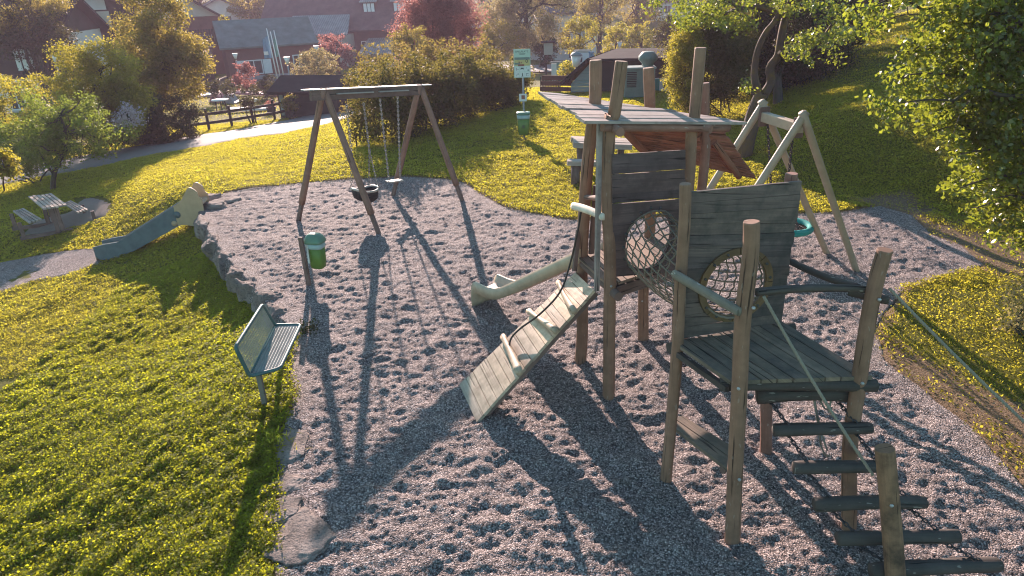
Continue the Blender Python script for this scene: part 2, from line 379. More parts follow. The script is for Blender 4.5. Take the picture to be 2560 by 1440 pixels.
M['barkm'] = wood('mossy_bark', (0.10, 0.065, 0.055), 0.5, 2.5, tint=(0.16, 0.10, 0.02))
M['lf_grass'] = leafmat('grass_leaf', ((0.07, 0.078, 0.008), (0.105, 0.11, 0.012), (0.14, 0.135, 0.017)), (0.72, 0.66, 0.06), 0.58, 0.65, 0.15)
M['lf_clover'] = leafmat('clover_leaf', ((0.035, 0.055, 0.008), (0.075, 0.095, 0.010), (0.12, 0.13, 0.016)), (0.66, 0.68, 0.035), 0.56, 0.6, 0.15)
M['lf_olive'] = leafmat('olive_leaf', ((0.035, 0.038, 0.010), (0.085, 0.080, 0.020), (0.16, 0.135, 0.04)), (0.50, 0.40, 0.07))
M['lf_green'] = leafmat('green_leaf', ((0.020, 0.035, 0.008), (0.055, 0.070, 0.014), (0.11, 0.115, 0.025)), (0.32, 0.40, 0.05))
M['lf_dark'] = leafmat('dark_leaf', ((0.012, 0.018, 0.007), (0.028, 0.034, 0.012), (0.055, 0.056, 0.018)), (0.13, 0.12, 0.03), 0.3)
M['lf_hedge'] = leafmat('hedge_leaf', ((0.018, 0.024, 0.008), (0.042, 0.046, 0.014), (0.085, 0.08, 0.022)), (0.30, 0.26, 0.05), 0.36, 0.65, 0.15)
M['lf_hedge2'] = leafmat('border_leaf', ((0.030, 0.030, 0.010), (0.065, 0.058, 0.018), (0.12, 0.10, 0.03)), (0.42, 0.33, 0.07), 0.40, 0.65, 0.15)
M['lf_red'] = leafmat('copper_leaf', ((0.045, 0.014, 0.014), (0.10, 0.032, 0.030), (0.18, 0.07, 0.055)), (0.55, 0.24, 0.20))
M['lf_yel'] = leafmat('yellow_green_leaf', ((0.050, 0.060, 0.008), (0.11, 0.115, 0.014), (0.18, 0.165, 0.025)), (0.55, 0.48, 0.05), 0.5)
M['lf_apple'] = leafmat('glossy_leaf', ((0.030, 0.045, 0.010), (0.070, 0.085, 0.016), (0.13, 0.13, 0.03)), (0.38, 0.44, 0.035), 0.42, 0.27, 0.6)
M['lf_pale'] = leafmat('grey_green_leaf', ((0.06, 0.065, 0.035), (0.12, 0.115, 0.06), (0.20, 0.18, 0.10)), (0.48, 0.40, 0.16))
M['flower'] = leafmat('pale_blossom', ((0.45, 0.38, 0.40), (0.6, 0.52, 0.52), (0.75, 0.68, 0.68)), (0.4, 0.3, 0.3), 0.3)

# ------------------------------------------------------------------ the lie of the land
def sdist(P, poly):
    """signed distance of points to a closed polygon, negative inside"""
    P = np.asarray(P, float); A = np.asarray(poly, float); B = np.roll(A, -1, 0)
    d2 = np.full(len(P), 1e9); ins = np.zeros(len(P), bool)
    for a, b in zip(A, B):
        e = b - a; w = P - a; t = np.clip((w @ e) / (e @ e + 1e-12), 0, 1)
        q = w - t[:, None] * e; d2 = np.minimum(d2, (q * q).sum(1))
        c = ((a[1] <= P[:, 1]) & (b[1] > P[:, 1])) | ((b[1] <= P[:, 1]) & (a[1] > P[:, 1]))
        with np.errstate(divide='ignore', invalid='ignore'):
            xi = a[0] + (P[:, 1] - a[1]) / (b[1] - a[1] + 1e-15) * e[0]
        ins ^= c & (P[:, 0] < xi)
    d = np.sqrt(d2); return np.where(ins, -d, d)
def vnoise(x, y, s, seed=0):
    """smooth value noise"""
    x = x * s + 31.7 * seed; y = y * s - 17.3 * seed
    xi, yi = np.floor(x).astype(int), np.floor(y).astype(int); fx, fy = x - xi, y - yi
    h = lambda i, j: np.modf(np.abs(np.sin(i * 127.1 + j * 311.7 + seed * 7.7) * 43758.5453))[0]
    u, v = fx * fx * (3 - 2 * fx), fy * fy * (3 - 2 * fy)
    return (h(xi, yi) * (1 - u) + h(xi + 1, yi) * u) * (1 - v) + (h(xi, yi + 1) * (1 - u) + h(xi + 1, yi + 1) * u) * v
def fbm(x, y, s, o=4, seed=0):
    r = 0; a = 0.5
    for i in range(o): r = r + a * (vnoise(x, y, s, seed + i) - 0.5); s *= 2.03; a *= 0.5
    return r

GP_PX = [(690, 1440), (688, 1290), (700, 1150), (735, 1000), (722, 900), (748, 830), (695, 790), (640, 722), (572, 650), (520, 575), (497, 530), (512, 500), (545, 486),
         (620, 471), (750, 457), (850, 449), (1000, 441), (1110, 447), (1160, 457), (1200, 482), (1260, 517), (1330, 532), (1430, 549), (1560, 548), (1750, 535), (1900, 525),
         (2000, 533), (2100, 530), (2200, 514), (2280, 538), (2330, 588), (2400, 613), (2462, 662), (2360, 690), (2262, 720), (2218, 770), (2184, 830), (2210, 900), (2290, 965),
         (2400, 1050), (2480, 1130), (2560, 1220), (2680, 1380)]
GP = [tuple(at(*p)[:2]) for p in GP_PX] + [(4.2, 2.2), (2.0, 1.2), (-1.0, 1.4), (-1.75, 2.6)]
GP = np.array(GP)
CTRL = []
def cp(px, py, z): p = at(px, py, z); CTRL.append((p[0], p[1], z))
for i in list(range(0, 6)) + list(range(12, len(GP_PX))): CTRL.append((GP[i][0], GP[i][1], 0.0))
for (px, py) in [(900, 700), (1200, 600), (800, 520), (1000, 900), (1500, 1200), (2000, 1000), (1100, 1300), (640, 560), (700, 680)]: cp(px, py, 0.0)
for (px, py, z) in [(560, 690, -.40), (510, 600, -.36), (610, 760, -.36), (640, 800, -.28), (660, 860, -.18), (640, 940, -.08), (650, 1010, -.02), (655, 1120, -.03), (640, 1300, -.05), (640, 1440, -.05),
                    (500, 1200, -.22), (300, 1000, -.55), (300, 1300, -.40), (100, 1440, -.62), (0, 1000, -.95), (0, 1250, -.80), (-300, 1440, -.95), (-500, 1000, -1.3), (450, 800, -.66), (330, 700, -.85), (250, 650, -1.0), (150, 690, -1.12), (0, 700, -1.30), (-300, 760, -1.6),
                    (150, 590, -1.2), (60, 570, -1.25), (0, 560, -1.35), (250, 560, -.95), (380, 540, -.6), (430, 560, -.62), (128, 475, -1.3), (0, 450, -1.65), (-300, 520, -1.9), (300, 395, -1.3), (420, 400, -.95), (480, 470, -.12), (560, 450, -.10), (350, 480, -.55),
                    (700, 370, -.50), (700, 420, -.18), (800, 330, -.75), (800, 400, -.2), (480, 345, -1.75), (640, 320, -1.75), (800, 300, -1.6), (870, 385, .02), (1000, 380, .03), (1150, 330, .05), (1250, 290, .05), (1311, 348, .0), (1380, 400, .05), (1350, 262, .05), (1500, 245, .02), (1600, 240, .0), (1700, 260, .0), (1700, 400, .05),
                    (760, 290, -2.0), (600, 270, -2.5), (540, 225, -3.0), (640, 235, -3.0), (740, 250, -2.6), (300, 330, -2.2), (100, 300, -2.4), (0, 240, -3.2), (200, 215, -3.4), (600, 190, -3.7), (900, 170, -4.3), (1000, 215, -2.5), (1350, 215, -.9), (1400, 190, -2.4), (1455, 150, -5.2), (1700, 200, -1.2), (1600, 160, -4.4)]: cp(px, py, z)
CTRL += [(0, -8, 0), (-8, -8, -.8), (8, -8, .3), (-20, 0, -2.0), (-40, 20, -3.0), (-45, 60, -3.6), (-60, 85, -3.8), (-20, 95, -4.4), (10, 80, -5.2), (20, 100, -5.4), (40, 90, -5), (-35, 120, -3), (0, 130, -4), (30, 130, -4.0), (10, 45, -2.2), (20, 60, -3)]
CTRL = np.array(CTRL)
def _phi(r2): return np.sqrt(r2 + 1.0)
_n = len(CTRL); _D2 = ((CTRL[:, None, :2] - CTRL[None, :, :2]) ** 2).sum(2)
_Am = np.zeros((_n + 1, _n + 1)); _Am[:_n, :_n] = -_phi(_D2) - np.eye(_n) * 0.05 * -1; _Am[:_n, _n] = 1; _Am[_n, :_n] = 1
_w = np.linalg.solve(_Am, np.r_[CTRL[:, 2], 0])
FOOT = np.array([(12, 75), (9.5, 45), (8.2, 32), (6.6, 22), (5.3, 17.5), (5.5, 14.6), (7.2, 13.9), (8.9, 11.5), (9.2, 9.0), (8.4, 6.5), (7.6, 3), (7.4, -8), (80, -8), (80, 75)])
def Tz(x, y):
    x = np.atleast_1d(np.asarray(x, float)); y = np.atleast_1d(np.asarray(y, float)); P = np.stack([x.ravel(), y.ravel()], 1); z = np.empty(len(P))
    for i in range(0, len(P), 20000):
        q = P[i:i + 20000]; r2 = ((q[:, None] - CTRL[None, :, :2]) ** 2).sum(2)
        zz = -_phi(r2) @ _w[:_n] + _w[_n]
        near = np.hypot(q[:, 0] + 5, q[:, 1] - 50) ; far = np.clip(near - 75, 0, None)
        zz = np.where(near > 70, np.maximum(np.minimum(zz, 0), -5.5), zz)
        zz = zz + np.clip(q[:, 1] - 105, 0, None) * 0.16
        d = np.clip(-sdist(q, FOOT), 0, None)
        hill = 9.0 * (1 - np.exp(-np.maximum(0, np.sqrt(d * d + 0.3) - 0.55) * 0.42 / 9.0))
        z[i:i + 20000] = zz + hill
    return z.reshape(x.shape)
def T1z(x, y): return float(Tz([x], [y])[0])
def ground(px, py):
    """where the sight line through a picture point meets the land"""
    v = ray(px, py); v = v / math.hypot(v[0], v[1]); D = np.arange(2.5, 190, 0.1)
    pts = CAMP + v * D[:, None]; b = pts[:, 2] - Tz(pts[:, 0], pts[:, 1]); k = np.argmax(b < 0)
    if b[k] >= 0: k = len(D) - 1
    return np.array([pts[k, 0], pts[k, 1], T1z(pts[k, 0], pts[k, 1])])

def lines(lo, hi, d0, c, grow):
    """grid lines: spacing d0 near c, growing with distance"""
    out = [c]
    while out[-1] < hi: out.append(out[-1] + d0 + grow * max(0, out[-1] - c - 12))
    a = [c]
    while a[-1] > lo: a.append(a[-1] - d0 - grow * max(0, c - a[-1] - 12))
    return np.array(a[::-1][:-1] + out)
gx = lines(-130, 130, 0.16, 0.0, 0.035); gy = lines(-8, 180, 0.16, 8.0, 0.035)
X, Y = np.meshgrid(gx, gy); Z = Tz(X, Y)
sdg = sdist(np.stack([X.ravel(), Y.ravel()], 1), GP).reshape(X.shape)
edge = sdg + 0.22 * fbm(X, Y, 1.3, 3, 3)
low = np.clip(-edge / 0.22, 0, 1); low = low * low * (3 - 2 * low)
def Tg(x, y):
    """land height read from the lawn's own grid"""
    i = np.clip(np.searchsorted(gx, x) - 1, 0, len(gx) - 2); j = np.clip(np.searchsorted(gy, y) - 1, 0, len(gy) - 2)
    u = np.clip((x - gx[i]) / (gx[i + 1] - gx[i]), 0, 1); v = np.clip((y - gy[j]) / (gy[j + 1] - gy[j]), 0, 1)
    return (Z[j, i] * (1 - u) + Z[j, i + 1] * u) * (1 - v) + (Z[j + 1, i] * (1 - u) + Z[j + 1, i + 1] * u) * v
lump = (0.10 * fbm(X, Y, 0.9, 4, 11) + 0.05 * fbm(X, Y, 4.0, 3, 5)) * np.clip(1.2 - np.hypot(X, Y) / 60, 0, 1)
lump = lump * np.clip(edge / 1.4 + .12, .12, 1); Zt = Z + lump * (1 - low) - 0.22 * low
def gridfaces(ny, nx):
    i = np.arange(ny * nx).reshape(ny, nx); return np.stack([i[:-1, :-1], i[:-1, 1:], i[1:, 1:], i[1:, :-1]], -1).reshape(-1, 4)
WORN = [np.array([tuple(at(*p)[:2]) for p in pl]) for pl in ([(2150, 800), (2240, 850), (2330, 905), (2440, 960), (2560, 1010), (2750, 1100), (2900, 1500), (2700, 1450), (2560, 1260), (2440, 1150), (2330, 1030), (2230, 955), (2165, 880)],
        [(2120, 490), (2270, 490), (2380, 535), (2500, 575), (2640, 620), (2640, 730), (2480, 690), (2400, 640), (2310, 590)])]
_pf = np.stack([X.ravel(), Y.ravel()], 1); worn = np.clip(1 - edge / .30, 0, 1) * .8
for pl in WORN: worn = np.maximum(worn, np.clip(-(sdist(_pf, pl).reshape(X.shape) - .25) / .5, 0, 1))
lawn = fastmesh('lawn', np.stack([X, Y, Zt], -1).reshape(-1, 3), gridfaces(*X.shape), M['lawn'], True, cols=worn.ravel())
struct(lawn); lawn['label'] = 'grassy slope around the gravel pit, rising to a bank on one side'

# gravel: a fine sheet trodden into hollows
def gravel_sheet(name, poly, ys, dx, x0, x1, base, depth=1.0, seed=1, dens=30.0, skirt=3.0):
    rg = np.random.default_rng(seed); xs = np.arange(x0, x1, dx); GX, GY = np.meshgrid(xs, ys)
    sdv = sdist(np.stack([GX.ravel(), GY.ravel()], 1), poly).reshape(GX.shape) + 0.10 * fbm(GX, GY, 2.2, 3, 8)
    H = 0.045 * fbm(GX, GY, 0.8, 3, 2) + 0.040 * fbm(GX, GY, 5.0, 3, 4) + 0.012 * fbm(GX, GY, 22.0, 2, 6)
    def cells(cs, sd, lo, hi):
        """abutting bowls: squared distance to the nearest of jittered points"""
        gx_ = GX / cs + 0.35 * fbm(GX, GY, 2.5, 2, sd); gy_ = GY / (cs * .86) + 0.35 * fbm(GX, GY, 2.5, 2, sd + 3); ix, iy = np.floor(gx_).astype(int), np.floor(gy_).astype(int)
        hs = lambda i, j, s_: np.modf(np.abs(np.sin(i * 127.1 + j * 311.7 + s_ * 74.7) * 43758.5453))[0]
        best = np.full(GX.shape, 9.0); amp = np.zeros(GX.shape)
        for i in (-1, 0, 1):
            for j in (-1, 0, 1):
                d = (ix + i + .15 + .7 * hs(ix + i, iy + j, sd) - gx_) ** 2 + (iy + j + .15 + .7 * hs(ix + i, iy + j, sd + 1) - gy_) ** 2
                k = d < best; best = np.where(k, d, best); amp = np.where(k, lo + (hi - lo) * hs(ix + i, iy + j, sd + 2), amp)
        return amp * (np.minimum(np.sqrt(best + .02) * 1.35, 1.0) - 1)
    H += depth * (cells(0.17, seed, .0, .022) + cells(0.27, seed + 40, .0, .026) + .070 * fbm(GX, GY * 1.25, 5.4, 3, 14) + .046 * fbm(GX, GY, 12.0, 3, 16) + .022 * fbm(GX, GY, 36.0, 2, 15)) * np.clip(1.12 - .025 * GY, .78, .98)
    fade = np.clip(-sdv / 0.35, 0.25, 1)
    ZZ = base(GX, GY) + H * fade - skirt * np.clip(sdv - 0.02, 0, None)
    keep = sdv < 0.26; idx = -np.ones(GX.size, int); F = gridfaces(*GX.shape); kf = keep.ravel()[F].all(1); F = F[kf]
    used = np.unique(F); idx[used] = np.arange(len(used)); P = np.stack([GX, GY, ZZ], -1).reshape(-1, 3)[used]
    o = fastmesh(name, P, idx[F], M['gravel'], True); struct(o); return o
ys = [2.0]
while ys[-1] < 17.2: ys.append(ys[-1] + 0.012 + 0.0022 * max(0, ys[-1] - 2.5))
gr = gravel_sheet('gravel', GP, np.array(ys), 0.020, -7.6, 8.6, lambda x, y: 0.0 * x)
gr['label'] = 'pale pea gravel of the playground trodden into hollows'

# gravel run-out below the low slide, trodden soil under the picnic table
RO = np.array([tuple(ground(*p)[:2]) for p in [(262, 622), (250, 660), (180, 690), (90, 705), (0, 735), (-120, 780), (-150, 700), (0, 662), (120, 640), (200, 628)]])
ro = gravel_sheet('gravel_runout', RO, np.arange(RO[:, 1].min() - .3, RO[:, 1].max() + .3, 0.05), 0.05, RO[:, 0].min() - .3, RO[:, 0].max() + .3, lambda x, y: Tz(x, y) + 0.04, 0.5, 4, 9, 0.8)
ro['label'] = 'strip of gravel running out below the foot of the low slide'
def patch(name, pxs, mat, lift=0.05, step=0.2, rag=0.35, kind='structure'):
    poly = np.array([tuple(ground(*p)[:2]) for p in pxs]); a, b = poly.min(0) - .5, poly.max(0) + .5
    GX, GY = np.meshgrid(np.arange(a[0], b[0], step), np.arange(a[1], b[1], step))
    sdv = sdist(np.stack([GX.ravel(), GY.ravel()], 1), poly).reshape(GX.shape) + rag * fbm(GX, GY, 1.6, 3, 9)
    lumpv = (0.10 * fbm(GX, GY, 0.9, 4, 11) + 0.05 * fbm(GX, GY, 4.0, 3, 5)) * np.clip(1.2 - np.hypot(GX, GY) / 60, 0, 1)
    ZZ = Tz(GX, GY) + lumpv + np.clip(lift - np.clip(sdv + .15, 0, None) * 0.8, -.1, lift)
    keep = sdv < 0.3; F = gridfaces(*GX.shape); F = F[keep.ravel()[F].all(1)]; idx = -np.ones(GX.size, int); used = np.unique(F); idx[used] = np.arange(len(used))
    o = fastmesh(name, np.stack([GX, GY, ZZ], -1).reshape(-1, 3)[used], idx[F], mat, True); struct(o, kind); return o, poly
_, DIRT = patch('trodden_soil', [(40, 598), (75, 560), (120, 545), (180, 530), (190, 500), (255, 495), (285, 520), (262, 545), (190, 565), (120, 590)], M['dirt'])
PATH_PX = [(-300, 520), (-100, 476), (0, 432), (100, 412), (250, 385), (400, 358), (480, 342), (600, 325), (700, 305), (800, 284), (860, 272), (1000, 256),
           (1000, 275), (870, 298), (800, 316), (700, 337), (600, 350), (520, 366), (400, 387), (250, 418), (120, 442), (0, 466), (-100, 510), (-300, 560)]
_, PATH = patch('path', PATH_PX, M['path'], 0.06, 0.3, 0.3)

def strip(name, a, b, width, mat, lift=0.08, n=40):
    a, b = np.array(a, float), np.array(b, float); u = (b - a) / np.linalg.norm(b - a); w = np.array([-u[1], u[0]]); m = 8
    S_ = np.linspace(0, 1, n); Q = np.linspace(-.5, .5, m); GX = a[0] + S_[:, None] * (b - a)[0] + Q[None] * width * w[0]; GY = a[1] + S_[:, None] * (b - a)[1] + Q[None] * width * w[1]
    o = fastmesh(name, np.stack([GX, GY, Tz(GX, GY) + lift], -1).reshape(-1, 3), gridfaces(n, m), mat, True); return struct(o)
st = strip('street', ground(-250, 232)[:2], ground(250, 200)[:2], 7.0, M['asphalt'], 0.12); st['label'] = 'village street below the dark chalets'
st = strip('forecourt', ground(500, 205)[:2], ground(760, 205)[:2], 9.0, M['asphalt'], 0.12); st['label'] = 'paved forecourt before the shingled barn'
st = strip('car_park', ground(1330, 165)[:2], ground(1700, 160)[:2], 12.0, M['path'], 0.12); st['label'] = 'pale gravelled yard beyond the dark hut'

# ------------------------------------------------------------------ grass: blades and small leaves
def leafcloud(P, size, normal=None, spread=1.0, aspect=0.62, rg=RNG, fold=0.0, updir=None):
    """rhombic leaves at points P: vertices and quads"""
    n = len(P); size = np.broadcast_to(size, (n,))
    N = rg.normal(size=(n, 3)) * spread + (0 if normal is None else normal); N /= np.linalg.norm(N, axis=1)[:, None] + 1e-9
    A = rg.normal(size=(n, 3)) if updir is None else np.asarray(updir) + 0.6 * rg.normal(size=(n, 3))
    A -= N * (A * N).sum(1)[:, None]; A /= np.linalg.norm(A, axis=1)[:, None] + 1e-9; B = np.cross(N, A)
    L = size[:, None] * (0.7 + 0.6 * rg.random((n, 1))); w = L * aspect
    v = np.stack([P - A * L * .5, P + B * w * .5 + N * L * fold, P + A * L * .5, P - B * w * .5 + N * L * fold], 1).reshape(-1, 3)
    return v, np.arange(4 * n).reshape(n, 4)
def scatter_ground(n, x0, x1, y0, y1, dens_pow, dmin, rg):
    """random ground points; likelier near the camera"""
    x = rg.uniform(x0, x1, n); y = rg.uniform(y0, y1, n); D = np.hypot(x, y)
    k = rg.random(n) < (dmin / np.maximum(D, dmin)) ** dens_pow
    return x[k], y[k]
def grass(name, n, box, dmin, pw, kind, label, rg, excl=(), fine=True):
    x, y = scatter_ground(n, *box, pw, dmin, rg)
    iv = inview(np.stack([x, y, Tg(x, y)], 1), 420); x, y = x[iv], y[iv]
    P = np.stack([x, y], 1); k = np.ones(len(x), bool); e = sdist(P, GP) + 0.22 * fbm(x, y, 1.3, 3, 3)
    tuft = fbm(x, y, 1.2, 4, 21); thin = fbm(x, y, 0.45, 3, 33)
    wn = np.zeros(len(x))
    for pl in WORN: wn = np.maximum(wn, np.clip(-(sdist(P, pl) - .25) / .5, 0, 1))
    k &= e > 0.02 - 0.10 * rg.random(len(x)) * (rg.random(len(x)) < .3)
    k &= rg.random(len(x)) > wn * np.clip(.92 - 3.0 * np.clip(tuft - .02, 0, 1), 0, 1)
    k &= rg.random(len(x)) < np.clip(1.15 + 1.3 * thin + 0.5 * tuft, 0.35, 1)
    for q in (PATH, DIRT, RO): k &= sdist(P, q) + 0.3 * fbm(x, y, 1.6, 3, 9) > 0.0
    for q in excl: k &= sdist(P, q) > 0
    P3 = np.stack([x, y, Tg(x, y)], 1); k &= inview(P3, 420)
    P3 = P3[k]; x, y = P3[:, 0], P3[:, 1]; tuft = tuft[k]; D = np.linalg.norm(P3 - CAMP, axis=1); m = len(P3)
    P3[:, 2] += (0.10 * fbm(x, y, 0.9, 4, 11) + 0.05 * fbm(x, y, 4.0, 3, 5)) * np.clip(1.2 - np.hypot(x, y) / 60, 0, 1) * np.clip(e[k] / 1.4 + .12, .12, 1)
    blade = rg.random(m) < kind
    sz = (0.017 + 0.00095 * D) * (0.7 + 0.8 * np.clip(tuft + .5, 0, 1.2))
    hgt = np.where(blade, sz * 0.9, rg.random(m) * (0.045 + 0.08 * np.clip(tuft, 0, 1)))
    mound = np.clip(fbm(x, y, 5.0, 3, 51) + .1, -.2, .5) * np.clip(.15 - .004 * D, .04, .2)
    P3[:, 2] += hgt + mound
    a = P3[~blade]; v1, f1 = leafcloud(a, sz[~blade], np.array([0, 0, 1.1]), 0.52, 0.75, rg)
    b = P3[blade]; v2, f2 = leafcloud(b, sz[blade] * 1.5, None, 1.0, 0.16, rg, updir=np.array([0, 0, 1.0]))
    o1 = fastmesh(name, np.concatenate([v1, v2]), np.concatenate([f1, f2 + len(v1)]), M['lf_clover'] if kind < .2 else M['lf_grass']); struct(o1, 'stuff'); o1['label'] = label; return o1
rg = np.random.default_rng(5)
grass('grass', 1100000, (-7.5, -1.2, 2.2, 12.5), 5.0, 0.8, 0.12, 'lush leafy grass on the slope beside the metal bench', rg)
grass('grass', 3000000, (-19, 10, 9.0, 36), 11.0, 1.0, 0.35, 'sunlit short grass on the lawn behind the swings', rg)
grass('grass', 1500000, (2.2, 22, 3.0, 34), 7.0, 1.0, 0.3, 'grass on the bank under the hanging tree', rg)
grass('grass', 60000, (-34, -8, 24, 52), 30.0, 1.0, 0.5, 'grass of the mini golf green beyond the rail fence', rg)

# ------------------------------------------------------------------ boulders holding the gravel edge
def rock(c, sx, sy, sz, rz, seed, label, flat=0.55):
    bm = bmesh.new(); bmesh.ops.create_icosphere(bm, subdivisions=5, radius=1.0); rr = np.random.default_rng(seed)
    cuts = [(nrm(rr.normal(size=3) + V3([0, 0, .2])), rr.uniform(0.62, 0.95)) for _ in range(13)]; ph = rr.uniform(0, 9, 6)
    for v in bm.verts:
        p = V3(v.co); p = np.sign(p) * np.abs(p) ** .62; p = p / max(1.0, np.linalg.norm(p) / 1.35)
        for n_, d in cuts:
            q = p @ n_
            if q > d: p = p - n_ * (q - d) * 0.97
        if p[2] > flat: p[2] = flat + (p[2] - flat) * .2
        p = p * (1 + .10 * float(np.clip(math.sin(4.2 * p[0] + 3 * p[1] + ph[3]) * 3, -1, 1)) * .35 + 0.05 * math.sin(7 * p[0] + ph[0]) * math.sin(6 * p[1] + ph[1]) + 0.03 * math.sin(15 * p[0] + ph[2]) * math.sin(13 * p[2] + ph[3]) + .02 * math.sin(25 * p[1] + ph[4] + 9 * p[2]))
        nz = mnoise.fractal(Vector((p[0] * 1.7 + ph[0], p[1] * 1.7 + ph[1], p[2] * 1.7)), .9, 2.1, 6); p = p * (1 + .10 * nz); p[2] += 0.03 * math.sin(5 * p[0] + ph[5]) * (p[2] > 0)
        v.co = Vector((p[0] * sx, p[1] * sy, p[2] * sz))
    me = bpy.data.meshes.new('boulder'); bm.to_mesh(me); bm.free(); me.polygons.foreach_set('use_smooth', np.ones(len(me.polygons), bool))
    me.materials.append(M['rock']); o = bpy.data.objects.new('boulder', me); C.objects.link(o); o.location = tuple(map(float, c)); o.rotation_euler = (0, 0, rz)
    tag(o, label, 'boulder', 'boulders edging the gravel'); return o
RK = [(752, 1352, .32, .36, .055, .3, 'largest pale boulder at the lower edge of the gravel'), (716, 1272, .20, .18, .05, .2, 'reddish flat boulder touching the largest pale boulder'), (708, 1212, .18, .18, .045, 1.0, 'low boulder half buried beside the long grass, second from the largest'),
      (718, 1120, .20, .30, .05, .2, 'gravel-covered boulder between the grass and the long post shadows'),
      (698, 778, .22, .30, .34, .75, 'boulder directly behind the top corner of the metal bench'), (668, 738, .24, .30, .38, .8, 'jagged boulder with a bright top just above the bench boulder'), (632, 706, .20, .30, .36, .7, 'tall grey boulder midway along the dark wall edge'),
      (598, 672, .20, .32, .38, .6, 'shadowed boulder nearest the gravel-coloured hollow of the wall'), (566, 636, .20, .34, .36, .5, 'dark boulder in the bend of the wall below the slide top'), (538, 598, .20, .36, .36, .35, 'boulder under the slope of the low slide'),
      (514, 556, .20, .42, .32, .2, 'long flat boulder beside the top of the low slide'), (530, 514, .36, .26, .16, .1, 'sunlit pale slab behind the beige slide top'), (524, 494, .36, .24, .15, .3, 'farthest pale slab of the edge, by the lawn'), (568, 502, .28, .2, .07, .7, 'small flat slab lying in the gravel near the slide top')]
for i, (px, py, sx, sy, sz, rz, lb) in enumerate(RK):
    g = at(px, py, 0.0); wall = 4 <= i <= 10
    rock((g[0] - (0.05 if wall else 0), g[1], .035 - sz * .62 + .03 * math.sin(7.0 * i) if wall else -sz * .12), sx, sy, sz, rz, 40 + i, lb, .58)

# ------------------------------------------------------------------ climbing frame
gT = {'T0': at(1451, 903), 'T1': at(1521, 992), 'T3': at(1608, 845)}
gT['T2'] = gT['T3'] - (gT['T0'] - gT['T1'])
gA, gB, gP, gR = at(1830, 1345), at(2120, 1315), at(1665, 1198), at(1915, 1125)
G3 = lambda g, z: V3([g[0], g[1], z])
CF = thing('climbing_frame', 'weathered timber climbing frame with flat plank roof, rope tunnel, ramp and hanging log steps', 'climbing frame', (1.5, 6.2, 0))
BASE = -0.25
def polepath(g, pts, r, top_z=None):
    """post through picture points, standing upright over g"""
    out = [G3(g, BASE), G3(g, 0.02)]
    for px, py in pts: out.append(onpost(g, px, py))
    out.sort(key=lambda p: p[2]); return out
def smooth(pts, k=3):
    pts = [V3(p) for p in pts]; n = len(pts)
    if n < 3: return [pts[0] + (pts[-1] - pts[0]) * t for t in np.linspace(0, 1, 6)]
    out = []
    for i in range(n - 1):
        p0, p1, p2, p3 = pts[max(i - 1, 0)], pts[i], pts[i + 1], pts[min(i + 2, n - 1)]
        for t in np.linspace(0, 1, k, endpoint=False):
            out.append(0.5 * ((2 * p1) + (-p0 + p2) * t + (2 * p0 - 5 * p1 + 4 * p2 - p3) * t * t + (-p0 + 3 * p1 - 3 * p2 + p3) * t ** 3))
    return out + [pts[-1]]
def post(name, g, pts, r, mat, parent, topk=0.92, seg=14, lab=None):
    m = MB(); p = smooth(polepath(g, pts, r), 4); n = len(p)
    rad = [r * (1.06 - 0.14 * i / (n - 1)) for i in range(n)]
    p.append(p[-1] + nrm(p[-1] - p[-2]) * .012); rad.append(rad[-1] * topk)
    m.tube(p, rad, seg, wob=0.045)
    o = m.build(name, mat, parent)
    if lab: o['label'] = lab
    return o
post('corner_post', gT['T0'], [(1455, 820), (1455, 640), (1467, 440), (1482, 303), (1488, 247), (1489, 153)], .068, M['post'], CF)
post('corner_post', gT['T1'], [(1523, 820), (1525, 648), (1519, 480), (1525, 302), (1535, 288), (1553, 156)], .064, M['post'], CF)
post('corner_post', gT['T2'], [(1700, 700), (1722, 452), (1729, 320), (1736, 288), (1751, 122)], .062, M['post'], CF)
post('corner_post', gT['T3'], [(1610, 705), (1626, 560), (1624, 262), (1621, 172)], .066, M['post'], CF)
g5 = at(1762, 208, 3.22); g5 = V3([g5[0] - .02, g5[1] - 0.1, 0])
post('brace_post', g5, [(1760, 420), (1761, 340), (1763, 285), (1763, 210)], .052, M['post2'], CF)

def planks(m, c00, c10, c11, c01, n, th, gap=0.012, jit=0.0, ext=0.0, up=None, bend=0.0):
    """n boards side by side across c00->c01, each running c00->c10; thickness along the normal"""
    c00, c10, c11, c01 = map(V3, (c00, c10, c11, c01)); nn = nrm(np.cross(c10 - c00, c01 - c00))
    if up is not None and nn @ V3(up) < 0: nn = -nn
    Wd = np.linalg.norm(c01 - c00)
    for i in range(n):
        a, b = i / n, (i + 1) / n - gap / Wd
        p00, p01 = c00 + (c01 - c00) * a, c00 + (c01 - c00) * b; p10, p11 = c10 + (c11 - c10) * a, c10 + (c11 - c10) * b
        u = nrm(p10 - p00); j0, j1 = random.uniform(-jit, jit) - ext, random.uniform(-jit, jit) + ext; off = nn * random.uniform(-.004, .004) * (1 if th < .05 else 2)
        m.prism([p00 + u * j0 + off, p10 + u * j1 + off, p11 + u * j1 + off, p01 + u * j0 + off], nn * -th, U=u)

# main roof, a nearly level plane through the post tops
def roofz(x, y): return 3.08 - .132 * (x - 1.04) + .012 * (y - 6.47)
RN = nrm([.132, -.012, 1]); RP = (1.04, 6.47, 3.08)
rp = lambda px, py: at_plane(px, py, RP, RN)
fl, fr, tl, tr_ = rp(1466, 301), rp(1869, 304), rp(1347, 228), rp(1700, 276)
mid = rp(1553, 248)
m = MB(); nb = 11
